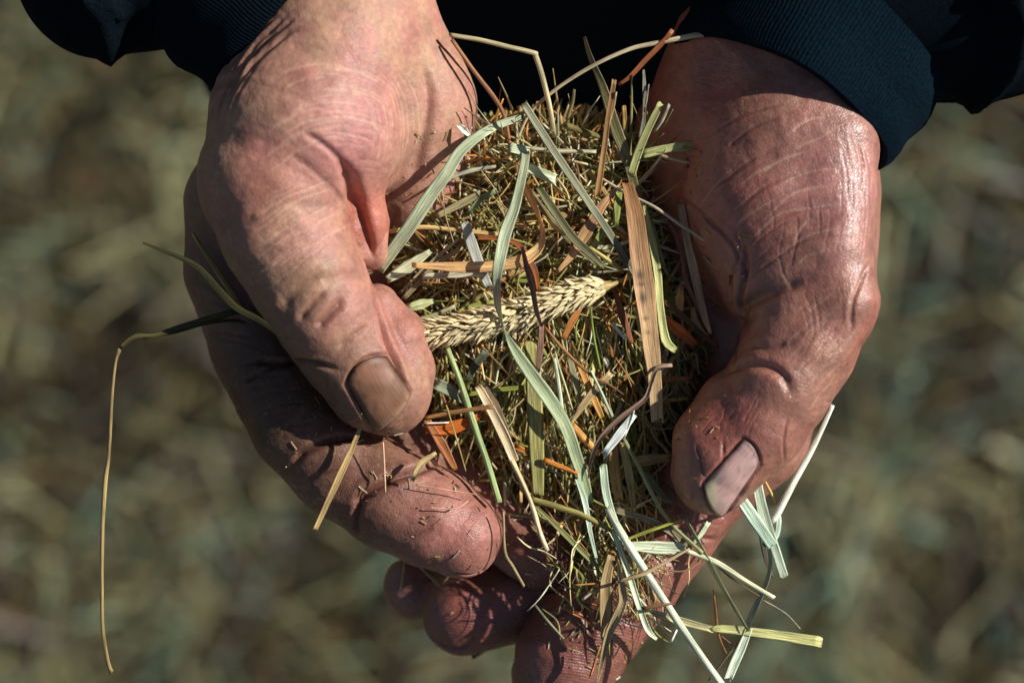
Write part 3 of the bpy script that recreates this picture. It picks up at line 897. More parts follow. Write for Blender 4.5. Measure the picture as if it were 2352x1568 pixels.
tr('A', [(1190,645),(1320,850),(1450,1050),(1620,1300),(1830,1610),(2000,1880),(2110,2060)], [40,20,-10,-30], [55,60,58,55,40], srgb(132,132,104), 'straight grey green ribbed blade slanting down to the tip of the seed head', cup=.2)
tr('A', [(1180,740),(1000,800),(850,880),(700,1010),(600,1170),(480,1330),(330,1560),(200,1740),(80,1910)], [-40,10,30,20,0], [50,62,80,90,105,100,80], MINT * .85, 'wide mint green blade arching beside the ball of the left thumb', cup=.18)
tr('B', [(1200,-120),(1195,0),(1130,300),(1040,550),(1000,750),(985,900),(1000,1080),(1030,1240)], [-20,20,50,66,70,60,40], [60,66,80,95,85,70,74,30], MINT * .72, 'mint blade lying over the middle of the seed head', cup=.2, twist=[0,.3,-.2,.5,1.2])
tr('D', [(722,10),(800,160),(960,400),(1100,600),(1200,780),(1270,980),(1330,1150),(1380,1330)], [40,24,0,-20], [10,80,110,100,95,85,60], srgb(150,162,122), 'broad tapering grey green blade below the seed head', cup=.22, twist=[.2,-.3,.1])
tr('A', [(1080,975),(1150,990),(1215,1010)], [0,-10], [70,80], MINT * 1.05, 'small pale mint leaf end behind the crossing straws')
tr('A', [(1210,1120),(1330,1175),(1430,1220)], [-15,-20], [76,80], MINT * 1.1, 'bright pale mint leaf scrap near the top of the heap')
tr('B', [(1135,-10),(1180,130),(1250,260),(1305,390),(1335,500),(1325,610),(1250,700),(1130,755),(950,785),(700,792),(340,775)], [-20,20,40,45,40,30,20], [30,60,80,50,60,90,95,80,84,40], srgb(198,156,104), 'long tan leaf curled like a hook, end pointing at the left thumb', twist=[.3,.7,1.2,.6,.1,0,0], cup=.15, spots=[(.58,.07,-.9)])
tr('B', [(1985,160),(2040,400),(2075,700),(2110,950),(2140,1200),(2170,1450),(2190,1640),(2210,1950)], [0,12,10,-10], [80,130,145,155,130,120,100,90], srgb(168,118,72), 'widest rusty brown ribbed leaf, dotted with dark spots', cup=.08, col2=srgb(190,160,118), spots=[(.37,.025,.9),(.47,.03,.9),(.41,.01,.8),(.56,.01,.7),(.62,.01,.6)], twist=[.1,-.1,.1], nseg=20, step=5)
tr('C', [(1170,480),(1225,740),(1270,1000),(1290,1250),(1330,1500),(1400,1580)], [-20,-10], [26,60,60,56,70,50], YGR, 'pale yellow green leaf beside the spotted brown leaf', cup=.25)
tr('C', [(1150,440),(1230,640),(1290,860),(1350,1010)], [-25,-25], [24,40,44,16], OLV * .9, 'thin olive leaf tucked behind the yellow green one')
tr('C', [(830,260),(1050,390),(1250,490),(1440,620),(1610,728),(1790,848)], [-30,0,20,40], [16,22,24,24,18], srgb(190,176,150), 'straight pale straw pointing over the right palm', **ST)
tr('C', [(1215,465),(1350,370),(1480,275)], [-20,10], [10,12,9], srgb(160,128,92), 'hair thin stem pointing up over the right palm', **ST)
tr('C', [(1450,470),(1480,650),(1510,800),(1545,950),(1590,1150),(1640,1350),(1680,1450)], [0,-10], [56,60,56,70,60,50,20], srgb(166,132,98), 'ribbed tan leaf standing by the right palm', cup=.2, twist=[.2,.1,.4])
tr('C', [(1355,600),(1420,720),(1470,900),(1490,1050),(1560,1200),(1600,1300)], [-15,-15], [12,40,36,40,36,16], srgb(116,72,48), 'dark brown curled leaf leaning on the ribbed tan one', twist=.4)
tr('C', [(1460,1080),(1440,1200),(1450,1330)], [-30,-30], [20,70,30], srgb(190,136,80), 'small golden husk at the foot of the tan leaf')
tr('C', [(1320,1330),(1430,1430),(1560,1540)], [-35,-40], [40,90,60], ORG, 'bright orange brown husk by the hollow of the right hand', cup=.3)
tr('C', [(1320,1210),(1450,1310),(1600,1450),(1740,1560)], [-20,-25], [30,42,40,20], DKB, 'dark brown strip slanting across the orange husk')
tr('C', [(1540,1260),(1570,1400),(1650,1480)], [-40,-30], [30,70,30], srgb(182,150,112), 'pale papery husk under the ribbed tan leaf')
tr('A', [(2010,1180),(2060,1020),(2130,850),(2235,640)], [-20,30], [60,64,58,50], YGR * .95, 'pale green leaf poking up at the right of the heap', cup=.2)
tr('C', [(1170,80),(1350,40),(1520,20),(1665,5)], [0,20], [70,60,70,40], YGR * .9, 'green split leaf lying across toward the right palm', cup=.2)
tr('C', [(1285,90),(1400,120),(1535,150)], [0,10], [26,30,24], srgb(168,146,104), 'short stub of tan straw resting near the right palm', **ST)
tr('C', [(1470,30),(1600,60),(1700,90),(1790,120),(1860,158)], [25,30], [24,24,20,12], srgb(160,122,84), 'thin tan splinter pointing right over the palm', **ST)
tr('A', [(2190,850),(2250,760),(2300,645)], [10,40], [20,26,24], GRY, 'short grey stalk sticking up near the green leaf', **ST)
tr('A', [(1750,1340),(1800,1000),(1830,760),(1880,460)], [-30,10,40], [50,44,40,34], srgb(156,118,74), 'tall tan stem standing in the upper heap', cup=.3)
tr('A', [(2000,1030),(2012,700),(2015,420)], [-20,20], [22,20,12], OLV, 'thin upright olive stem, taller one by the green leaf', **ST)
tr('A', [(2085,890),(2110,700),(2110,530),(2105,380)], [-20,40], [40,26,30,16], GRY * .9, 'upright grey leaf with two prongs', cup=.3)
tr('A', [(2110,700),(2130,600),(2145,490)], [10,30], [12,14,10], GRY * .8, 'side prong splitting from the upright grey leaf', **ST)
tr('A', [(1965,920),(1962,780),(1955,660)], [-20,0], [34,36,30], srgb(160,124,62), 'short golden stub standing upright at the top', cup=.2)
tr('A', [(1830,830),(1870,680),(1895,550)], [10,40], [16,20,16], srgb(168,146,104), 'short tan prong beside the tall tan stem', **ST)
tr('A', [(1520,820),(1530,720),(1560,630),(1575,530)], [-50,-20], [24,28,26,20], srgb(118,106,74), 'bent olive stalk standing before the jacket', **ST)
tr('A', [(1500,800),(1640,850),(1780,890)], [-50,-50], [50,46,44], srgb(126,116,66), 'short thick olive straw lying level at the top of the heap', **ST)
tr('A', [(1230,980),(1450,1000),(1740,1005)], [-30,-35], [30,38,28], PALE * .85, 'pale straw lying level behind the ribbed blade', **ST)
tr('A', [(1448,680),(1452,830),(1455,980)], [-20,-50], [10,14,12], GRY * .8, 'fine upright stem in front of the jacket', **ST)
tr('A', [(735,672),(830,740),(930,805)], [20,-10], [10,14,12], srgb(126,86,60), 'dark splinter leaning on the left wrist edge', **ST)
tr('A', [(690,805),(730,840),(775,885)], [10,10], [30,56,20], WHT * 1.1, 'bright white husk beside the left palm', cup=.4)
tr('B', [(740,465),(790,620),(850,780),(920,940)], [-20,-40], [70,86,80,60], srgb(166,168,156), 'grey white ribbed leaf folded under the tan hook', cup=.1)
tr('B', [(420,862),(650,852),(870,842)], [-25,-30], [44,48,40], srgb(186,180,150), 'pale level straw just under the tan hook')
tr('B', [(150,520),(400,485),(700,510),(990,540)], [-15,-40], [30,36,34,34], srgb(192,160,104), 'yellow straw lying level left of the middle', **ST)
tr('B', [(820,565),(1000,572),(1130,610),(1210,700),(1275,830),(1300,980)], [-30,-10,-30], [30,34,40,44,44,20], RUST, 'rust coloured leaf bending down behind the tan hook', cup=.2)
tr('B', [(1180,640),(1220,800),(1260,950),(1290,1120),(1325,1240)], [45,58,62,40], [30,46,48,40,20], srgb(132,98,78), 'brown withered stem hanging over the seed head', twist=.5, cup=.3)
tr('D', [(1010,-10),(1000,150),(985,330)], [10,-20], [36,48,30], srgb(140,104,88), 'pinkish brown leaf hanging below the seed head')
tr('B', [(860,50),(970,200),(1020,330),(1045,430)], [0,-10], [8,9,8], srgb(168,140,112), 'curved hair fine stem left of the middle', **ST)
tr('B', [(530,175),(640,100),(800,50),(970,20)], [-10,-20], [20,26,30,24], GRY, 'grey leaf bowed over the left palm')
tr('B', [(562,200),(590,400),(650,600)], [-5,-15], [8,9,7], srgb(180,150,116), 'hair fine stem hanging over the left palm', **ST)
tr('B', [(850,230),(700,310),(520,400)], [-30,-30], [50,60,44], srgb(150,140,100), 'olive grey leaf lying toward the left palm')
tr('B', [(980,210),(870,270),(760,390)], [-25,-30], [44,50,36], srgb(122,142,98), 'crumpled green leaf left of the middle', twist=.4, cup=.3)
tr('B', [(710,640),(500,790),(270,1030)], [-25,-35], [34,44,36], srgb(136,124,92), 'striped olive leaf slanting toward the left thumb')
tr('B', [(700,560),(440,790),(240,990)], [-35,-45], [24,30,26], srgb(160,148,116), 'narrow pale leaf slanting beside the striped olive one')
tr('B', [(150,880),(300,790),(470,670)], [-15,-20], [60,100,40], srgb(186,186,150), 'pale papery leaf close to the left thumb joint')
tr('B', [(310,1100),(400,1075),(500,1050)], [-20,-25], [60,80,30], srgb(172,178,128), 'pale green leaf peeking from under the left thumb')
tr('B', [(380,1190),(520,1150),(660,1090)], [-25,-30], [34,38,30], srgb(140,136,104), 'grey straw under the left thumb along the seed head', **ST)
tr('B', [(700,1130),(800,1090),(960,1055)], [-40,-45], [40,44,30], srgb(140,142,66), 'yellow green leaf scrap above the seed head')
tr('B', [(1300,180),(1400,330),(1560,560),(1700,690),(1800,790)], [-10,-10], [50,66,64,60,30], srgb(104,102,66), 'dark olive blade crossing the heap above the seed head', cup=.25)
tr('B', [(1240,210),(1400,430),(1560,610),(1730,760)], [-25,-25], [30,40,40,26], srgb(122,112,76), 'narrow olive strip alongside the dark olive blade')
tr('B', [(1920,160),(1780,330),(1660,530),(1560,690),(1440,835)], [-20,-25], [16,70,100,64,20], srgb(178,138,96), 'tan leaf slanting down left above the seed head', cup=.15)
tr('B', [(1330,400),(1420,480),(1505,545)], [-15,-20], [20,34,18], srgb(196,166,90), 'small golden floret by the dark olive blade', cup=.3)
tr('B', [(1690,640),(1850,750),(1950,825)], [-15,-20], [30,38,30], srgb(176,156,90), 'short yellow straw near the tip of the seed head', **ST)
tr('B', [(1915,230),(1895,380),(1900,470)], [-30,-35], [50,60,20], srgb(140,150,76), 'small upright green leaf left of the spotted leaf')
tr('B', [(1810,480),(1720,640)], [-35,-35], [50,56], srgb(142,152,80), 'short green leaf piece in the upper middle')
tr('B', [(1880,950),(1940,1150),(2015,1370)], [-35,-35], [30,60,30], srgb(136,80,48), 'rusty leaf running down from the tip of the seed head')
tr('B', [(1490,1340),(1560,1200),(1630,1090)], [-35,-35], [40,60,30], srgb(176,114,58), 'orange brown leaf under the seed head')
tr('B', [(1700,1100),(1720,1300),(1775,1570)], [-35,-35], [16,18,16], srgb(120,140,48), 'slim bright green stem below the seed head', **ST)
tr('B', [(1878,1235),(1965,1335)], [-25,-25], [24,30], WHT, 'little white split straw below the tip of the seed head')
tr('D', [(288,150),(400,450),(500,760),(600,1050),(687,1335)], [-15,-5,-15], [36,46,48,48,44], srgb(158,176,116), 'smooth pale green stalk running down beside the left thumb', **ST)
tr('D', [(525,445),(620,620),(720,820),(800,1010)], [-5,-5], [54,70,80,70], srgb(202,180,140), 'pale tan split stalk right of the green stalk', cup=.3)
tr('D', [(780,1010),(840,1130),(900,1260),(960,1420),(1005,1590),(1050,1700)], [-5,0,5], [44,34,30,30,34,36], srgb(200,180,140), 'thin pale stem continuing from the split stalk to the fingertips', **ST)
tr('D', [(590,450),(680,650),(765,840)], [-20,-25], [50,64,40], srgb(116,96,70), 'dull brown leaf behind the split stalk')
tr('D', [(120,690),(350,645),(635,600)], [-10,0], [30,38,34], srgb(146,104,62), 'brown straw pointing at the left thumb tip', **ST)
tr('D', [(130,780),(300,770),(420,730),(560,660)], [-20,-15], [60,110,80,30], srgb(186,98,36), 'vivid orange leaf scrap beside the left thumb tip', cup=.25)
tr('D', [(110,730),(300,725)], [-5,-5], [11,12], WHT, 'thin white stem by the left thumb tip', **ST)
tr('D', [(130,700),(250,900),(350,1080)], [-15,-20], [50,78,40], srgb(166,100,54), 'rust brown ribbed leaf by the left index finger', cup=.15)
tr('D', [(280,590),(350,820),(430,1095)], [0,-10], [10,13,10], srgb(150,130,76), 'slender olive stem crossing the rust leaf', **ST)
tr('D', [(930,130),(950,400),(960,700),(975,1000),(985,1280)], [-30,-15,-20], [90,120,118,110,80], srgb(140,134,76), 'widest olive yellow ribbed leaf in the lower heap', cup=.12)
tr('D', [(1030,1010),(1150,1060),(1285,1112)], [-5,-5], [40,42,30], srgb(184,116,44), 'orange straw joining the ribbed leaf and the green blade', **ST)
tr('D', [(815,910),(925,960)], [-20,-20], [46,44], srgb(176,110,48), 'short orange straw left of the ribbed leaf')
tr('D', [(1110,235),(1150,500),(1175,690)], [-10,-20], [26,32,26], srgb(180,190,160), 'pale mint stem standing right of the broad blade', **ST)
tr('D', [(1135,140),(1115,190),(1200,470),(1255,650)], [-10,-15], [10,14,14,10], srgb(168,160,124), 'fine hooked stem beside the mint stem', **ST)
tr('D', [(1225,230),(1265,400),(1305,570)], [-25,-25], [40,54,40], srgb(134,128,92), 'grey olive leaf piece in the lower middle')
tr('D', [(1300,280),(1390,500),(1475,690)], [-30,-25], [50,56,40], GOLD, 'golden leaf lying in the lower middle', cup=.2)
tr('D', [(1245,745),(1330,840),(1445,965)], [-15,-15], [50,58,50], srgb(190,138,70), 'golden straw end pointing to the lower right', **ST)
tr('D', [(1540,350),(1440,450),(1330,590),(1230,745)], [-5,-10], [50,64,56,12], srgb(180,152,108), 'pointed tan splinter slanting down left', cup=.2)
tr('D', [(1030,-10),(1200,190),(1400,370),(1520,430),(1640,510)], [-5,0,5], [20,24,24,16,8], srgb(134,92,56), 'long thin brown stem running down from the seed head', **ST)
tr('D', [(1390,330),(1480,520),(1565,710)], [5,0], [16,22,20], srgb(176,192,160), 'thin mint stem right of the tan splinter', **ST)
tr('D', [(2005,290),(1900,310),(1850,430),(1800,550),(1620,690),(1480,830),(1400,990),(1370,1150)], [10,15,15,0], [30,36,30,40,44,44,34,12], srgb(146,120,100), 'long curled brownish leaf sweeping left below the spotted leaf', twist=.5, cup=.3)
tr('D', [(1690,700),(1600,820),(1500,950)], [0,0], [50,70,50], srgb(206,212,206), 'frayed white leaf end in the lower heap', ragged=1.2)
tr('D', [(1735,560),(1700,700),(1640,850)], [5,0], [8,14,10], WHT * .9, 'thin white fibre above the frayed leaf end', **ST)
tr('D', [(1910,400),(2135,390)], [-20,-20], [42,42], srgb(140,86,56), 'red brown straw pointing at the right thumb', **ST)
tr('D', [(1560,890),(1570,1100),(1605,1310)], [-20,-20], [70,84,70], srgb(162,126,74), 'broad tan ribbed leaf low in the heap', cup=.1)
tr('D', [(1630,880),(1680,1120),(1715,1370)], [-12,-15], [60,66,40], srgb(166,140,84), 'tan leaf beside the broad ribbed one, slightly in front', cup=.15)
tr('D', [(1640,850),(1750,1050),(1900,1350),(2010,1500),(2060,1560),(2240,1720)], [0,10,25,35], [26,30,30,30,28], srgb(158,160,108), 'long green stalk running down past the right thumb tip', **ST)
tr('D', [(1700,1030),(1850,1005),(2010,990)], [-30,-35], [90,80,60], srgb(156,126,78), 'dull tan leaf going under the right thumb')
tr('D', [(1700,1040),(1830,1150),(1960,1310),(2010,1340)], [-30,-30], [20,60,50,16], srgb(114,116,76), 'olive leaf left of the right thumb tip')
tr('D', [(210,430),(330,490),(450,590)], [-25,-30], [90,96,30], srgb(130,138,110), 'grey green leaf coming from under the left thumb tip', cup=.2)
tr('D', [(580,190),(500,290),(440,410)], [-30,-30], [60,66,30], srgb(62,66,46), 'dark green leaf piece below the seed head')
tr('D', [(450,510),(640,480),(860,455)], [-30,-30], [30,38,34], srgb(128,134,56), 'yellow green straw lying across behind the stalks')
tr('D', [(1480,1060),(1500,1250),(1540,1400),(1600,1560),(1650,1640)], [-5,10], [60,64,58,60,50], srgb(176,192,160), 'mint ribbed leaf leading into the white straw', cup=.2)
tr('E', [(575,230),(640,350),(740,520),(850,690),(1050,1000),(1250,1300),(1480,1620)], [10,30,40,50], [44,56,60,58,56,54,52], srgb(214,220,190), 'longest white straw hanging to the bottom edge', **ST)
tr('E', [(340,10),(400,180),(440,400),(490,620)], [-5,0], [30,44,34,20], srgb(186,204,176), 'pale mint leaf over the left middle fingertip', cup=.2)
tr('E', [(0,190),(250,430),(430,610),(585,755)], [-15,-5], [24,40,40,24], srgb(126,128,76), 'green stem slanting over the fingertips', cup=.3)
tr('E', [(0,160),(200,220),(400,290),(620,410)], [-10,0], [40,48,46,30], srgb(146,134,76), 'olive yellow stem crossing toward the white straw', **ST)
tr('E', [(620,400),(720,680),(800,930),(880,1150),(950,1230)], [15,25,25], [36,50,46,46,24], srgb(196,204,170), 'pale split stem hanging beside the white straw', cup=.35)
tr('E', [(-10,200),(60,420),(112,550)], [0,5], [28,34,40], srgb(206,190,156), 'cut end of a pale stem over the left middle fingertip', **ST)
tr('E', [(655,620),(690,850),(690,960),(640,1080),(570,1250),(490,1590)], [25,25,15], [14,70,70,80,60,14], srgb(180,156,112), 'papery tan leaf hanging past the fingertips', twist=[.6,.2,.5,.3], cup=.25)
tr('E', [(600,600),(560,800),(560,1000),(550,1230)], [15,5], [60,86,100,50], srgb(150,126,86), 'folded brown leaf behind the hanging papery one', cup=.25)
tr('E', [(315,817),(520,803)], [5,10], [13,15], srgb(168,130,62), 'short golden stem sticking out left over the right index finger', **ST)
tr('E', [(380,932),(430,890),(505,845)], [0,5], [18,22,18], PALE, 'short pale stub over the right index finger', **ST)
tr('E', [(20,970),(120,1095),(235,1225)], [-40,-40], [16,20,20], srgb(124,122,92), 'grey green stem in the gap between the lowest fingertips', **ST)
tr('E', [(670,780),(850,725),(1050,620),(1200,535)], [45,45], [26,30,26,14], srgb(176,152,112), 'tan stem crossing over the white straw', twist=.4, cup=.4)
tr('E', [(735,515),(950,530),(1100,535),(1165,540)], [15,15], [60,100,96,60], srgb(196,204,172), 'broad pale mint leaf end lying level by the right index', cup=.12)
tr('E', [(630,240),(900,320),(1050,400),(1190,500)], [-5,5], [50,50,60,60], srgb(140,126,98), 'grey tan leaf above the level mint leaf', cup=.2)
tr('E', [(715,470),(900,400),(1135,318)], [30,30], [18,30,20], srgb(156,156,64), 'bright yellow green stem crossing low in the heap', **ST)
tr('E', [(1170,300),(1300,540),(1450,820),(1560,1010),(1650,1160)], [30,40], [20,36,32,28,22], srgb(128,126,90), 'slim olive leaf hanging out toward the lower right', twist=.5)
tr('E', [(1230,500),(1290,430),(1345,340)], [30,30], [24,36,36], MINT * 1.1, 'short mint leaf end by the right index finger')
tr('E', [(960,690),(1060,708),(1150,712),(1240,670),(1280,600),(1285,480)], [15,25], [10,14,12,10,8], srgb(172,140,104), 'thin curled fibre on the right index finger', **ST)
tr('E', [(1180,555),(1400,640),(1640,790),(1845,912)], [30,30], [34,46,34,32], srgb(206,206,168), 'pale straw reaching out right from the fingers', **ST)
tr('E', [(1380,640),(1560,790),(1740,900)], [25,25], [14,16,12], srgb(112,102,70), 'thin dark strip under the pale straw', **ST)
tr('E', [(1560,110),(1690,300),(1825,500)], [20,30], [80,92,80], srgb(190,214,186), 'short broad mint blade folded at its lower end', cup=.1)
tr('E', [(1810,500),(1870,430),(1885,300),(1850,260)], [10,0], [50,40,40,14], srgb(196,214,188), 'folded back end of the broad mint blade')
tr('E', [(2298,-555),(2150,-240),(2000,30),(1880,260),(1825,340)], [20,20], [30,44,52,56,40], srgb(230,232,210), 'bright white straw leaning up to the right thumb', **ST)
tr('E', [(1700,-60),(1760,250),(1850,520),(1925,750)], [10,35], [70,84,70,64], srgb(160,172,148), 'striped grey mint blade hanging below the right thumb', cup=.2)
tr('E', [(1690,-40),(1720,150),(1760,480),(1800,660),(1840,755)], [0,10], [30,44,40,30,14], srgb(70,66,46), 'dark narrow leaf behind the striped mint blade')
tr('E', [(1810,490),(1832,640),(1815,760),(1760,900),(1690,1050),(1650,1150)], [20,25], [40,44,50,50,60,54], srgb(158,168,142), 'curved grey green blade hanging right of the fingers', twist=[1.1,1.1,.9,.7], cup=.3)
tr('E', [(1655,1150),(1600,1290),(1550,1400),(1500,1525)], [25,20], [50,66,70,60], srgb(200,212,186), 'cut pale blade end, lowest at the right', cup=.3)
tr('E', [(1760,-10),(1830,120),(1858,190)], [0,5], [20,22,14], srgb(196,160,92), 'small golden stem beside the right thumb nail', **ST)
tr('E', [(860,1010),(1100,1080),(1380,1155)], [20,20], [40,60,44], srgb(178,170,124), 'grey yellow stalk reaching out at the bottom', cup=.3)
tr('E', [(1370,1160),(1450,1150),(1800,1190),(2190,1248)], [22,30], [30,60,70,84], srgb(190,188,122), 'yellow green flat blade pointing to the lower right corner', cup=.12)
tr('E', [(1385,838),(1400,1000),(1425,1200),(1500,1370)], [20,20], [10,24,20,10], srgb(164,112,64), 'thin rust leaf hanging between the long straws', twist=.5)
tr('E', [(1425,1190),(1530,1272)], [15,15], [10,8], srgb(150,104,66), 'tiny side twig of the hanging rust leaf', **ST)
tr('E', [(1770,935),(1930,1030),(2050,1150)], [25,25], [14,22,10], srgb(178,164,132), 'wispy stem end at the far right', twist=.6)
tr('E', [(1350,1545),(1500,1350),(1660,1150)], [20,25], [12,18,16], srgb(104,98,64), 'dark thin stem at the bottom right', **ST)
tr('E', [(1060,1255),(1105,1160)], [10,10], [14,16], WHT, 'tiny white splinter near the bottom', **ST)
tr('E', [(845,992),(940,980),(1065,958)], [55,55], [24,30,18], srgb(116,84,52), 'short brown twig on the long white straw', **ST)
tr('E', [(440,1515),(480,1400),(520,1280)], [0,5], [16,18,14], srgb(176,116,66), 'orange stem end at the bottom edge', **ST)
tr('E', [(870,1050),(960,1110),(1062,1172)], [15,10], [14,16,8], PALE * .9, 'thin pale splinter near the bottom', **ST)
tr('E', [(1180,0),(1290,-20),(1380,20)], [0,0], [20,20,10], srgb(180,150,84), 'small golden twig under the right thumb', **ST)
tr('E', [(830,650),(900,560),(960,500)], [15,15], [14,18,14], PALE, 'tiny pale stub under the level mint leaf', **ST)
tr('X', [(330,558),(400,585),(455,612),(505,665),(545,705),(600,735),(645,768)], [20,20,-20], [5,11,16,17,14,12], srgb(200,170,96), 'yellowish sheathed stem poking out left of the hand', twist=.3, cup=.3)
tr('X', [(443,535),(470,580),(510,640),(560,716)], [15,0], [8,12,12,10], srgb(150,130,80), 'short brown stem crossing the sheathed stem', **ST)
tr('X', [(640,748),(560,718),(500,730),(430,748),(360,770),(310,775),(275,802)], [-20,10,20], [10,14,18,14,12,14,10], srgb(72,68,38), 'dark olive twisted leaf reaching out left', twist=[0,.6,.2,.8,.3], cup=.3)
tr('X', [(640,770),(560,738),(480,742),(400,764),(330,776)], [-20,15], [5,7,8,7,5], srgb(64,60,36), 'dark narrow leaf lying along the twisted olive one', twist=.4)
tr('X', [(275,802),(266,830),(258,900),(250,1040),(242,1100),(236,1200),(234,1330),(236,1440),(248,1520),(256,1542)], [20,0], [9,6,7,8,11,9,8,8,9,11], srgb(138,118,76), 'very thin stem dangling down at the far left', **ST)
tr('X', [(832,972),(800,1050),(770,1115),(722,1220)], [40,45], [8,14,15,10], srgb(176,148,98), 'flat tan straw hanging over the left index finger', cup=.3)
tr('X', [(880,1015),(883,1070),(885,1130)], [50,42], [3,4,4], srgb(196,160,128), 'hair fine stem on the left index finger', **ST)
tr('X', [(1000,1040),(970,1062),(955,1085),(948,1102)], [45,46], [8,16,12,8], srgb(180,156,108), 'little bent straw chip on the left index finger', cup=.3)
tr('X', [(955,1112),(1020,1124),(1095,1135)], [40,20], [2.5,3,2.5], srgb(190,140,110), 'longer hair fine fibre lying on the left index fingertip', **ST)
tr('X', [(985,1165),(1045,1167),(1075,1150)], [42,36], [2.5,3.5,3], srgb(206,150,130), 'pink tinged kinked fibre on the left index fingertip', **ST)
tr('X', [(1156,1175),(1160,1265),(1178,1300),(1203,1345)], [10,-20], [5,6,7,6], srgb(160,140,100), 'thin bent stem hanging beside the left index fingertip', **ST)
tr('X', [(930,1282),(925,1320),(920,1355)], [-200,-200], [3,4,5], srgb(176,146,90), 'tiny stem in front of the lowest left fingertip', **ST)
tr('X', [(1168,1180),(1240,1190),(1300,1215)], [-50,-60], [6,8,6], srgb(150,140,96), 'small level stem on the left middle fingertip', **ST)
TRACED = K - 1

# ---- the seed head
def spikelet_tpl():
    nv, nu = 7, 8
    t = np.linspace(0, 1, nv)
    wid = np.array([.35, .85, 1.0, .88, .6, .28, .02]) ; thk = np.array([.5, .9, 1, .85, .55, .25, .03])
    a = np.arange(nu) / nu * 2 * np.pi
    V = []
    for i in range(nv):
        bend = .25 * t[i] ** 2
        for j in range(nu):
            keel = 1 + .35 * max(0, math.sin(a[j])) ** 6
            V.append((math.cos(a[j]) * .5 * wid[i], math.sin(a[j]) * .32 * thk[i] * keel + bend, t[i]))
    V = np.array(V); idx = np.arange(nv * nu).reshape(nv, nu); nx = np.roll(idx, -1, 1)
    F = np.stack([idx[:-1], nx[:-1], nx[1:], idx[1:]], -1).reshape(-1, 4)
    tt = np.repeat(t, nu)
    return V, F, tt
SV, SF, STt = spikelet_tpl()
ear_c = np.array([[955,795,-8],[973,772,-6],[1060,752,2],[1150,730,8],[1240,703,10],[1330,672,6],[1385,658,0],[1402,655,-4]], float)
path, tt = catmull(ear_c, 4)
EP = P(path[:, 0], path[:, 1], path[:, 2]); s = np.concatenate([[0], np.cumsum(np.linalg.norm(np.diff(EP, axis=0), axis=1))])
def on_ear(q): return np.array([np.interp(q, s, EP[:, k]) for k in range(3)])
Ltot = s[-1]
ear = empty('seed_head', tuple(W(on_ear(Ltot * .5))))
ear['_o'] = tuple(W(on_ear(Ltot * .5)))
tag(ear, 'cream bristly grass seed head lying across the middle of the hay', 'seed head')
V_, f_, c_, uv_ = blade([tuple(x) for x in ear_c] + [(1420,648,-8)], [40,44,46,48,46,36,14,8], srgb(150,130,80), round_=True, seed=3)
mesh_obj('stem', W(V_), f_, HAY, ear, c_, uv_)
items = []
row = 0; q = 0.0
while q < Ltot - 6:
    axis = on_ear(min(q + 3, Ltot)) - on_ear(max(q - 3, 0)); axis /= np.linalg.norm(axis)
    n1 = np.cross(axis, [0, 0, 1.0]); n1 /= np.linalg.norm(n1); n2 = np.cross(n1, axis)
    if n2[2] < 0: n2 = -n2
    k = 15
    rr = 23 + 5 * math.sin(q / Ltot * 3.14) - 14 * max(0, (q / Ltot - .92) / .08)
    for j in range(k):
        a = (j + .5 * (row % 2)) / k * 2 * math.pi + rng.uniform(-.12, .12)
        rad = n1 * math.cos(a) + n2 * math.sin(a)
        if rng.random() < .05: continue
        out = math.radians(rng.uniform(12, 34) + (14 if rng.random() < .12 else 0))
        d = -axis * math.cos(out) + rad * math.sin(out)
        up = rad * math.cos(out) + axis * math.sin(out)
        side = np.cross(d, up)
        tw = rng.uniform(-.5, .5); side, up = side * math.cos(tw) + up * math.sin(tw), up * math.cos(tw) - side * math.sin(tw)
        Ls = rng.uniform(25, 40); ws = rng.uniform(8.5, 14)
        lat = rng.uniform(-.28, .28); side = np.cross(d, up); d = d + side * lat; d /= np.linalg.norm(d)
        base = on_ear(q) + rad * (rr - 4) + axis * rng.uniform(-2, 2)
        V = base + SV[:, :1] * side * ws + SV[:, 1:2] * up * ws + SV[:, 2:] * d * Ls
        b = rng.uniform(.62, 1.15)
        cc = (srgb(214,196,148) * (1 - STt[:, None]) + srgb(222,204,160) * STt[:, None]) * b
        cc = cc * (1 - .35 * np.exp(-(STt / .12) ** 2))[:, None]
        items.append((rad[2], V, cc))
    q += 11.0; row += 1
order = sorted(range(len(items)), key=lambda i: -items[i][0])
suv = np.stack([SV[:, 0] * 20, STt * 60], 1)
for i in order[:99]:
    _, V, cc = items[i]
    mesh_obj('spikelet', W(V), SF, HAY, ear, cc, suv)
rest = order[99:]
V = np.vstack([items[i][1] for i in rest]); C_ = np.vstack([items[i][2] for i in rest])
F = np.vstack([SF + k * len(SV) for k in range(len(rest))])
o = mesh_obj('spikelets', W(V), F, HAY, ear, C_, np.tile(suv, (len(rest), 1)))
o['kind'] = 'stuff'

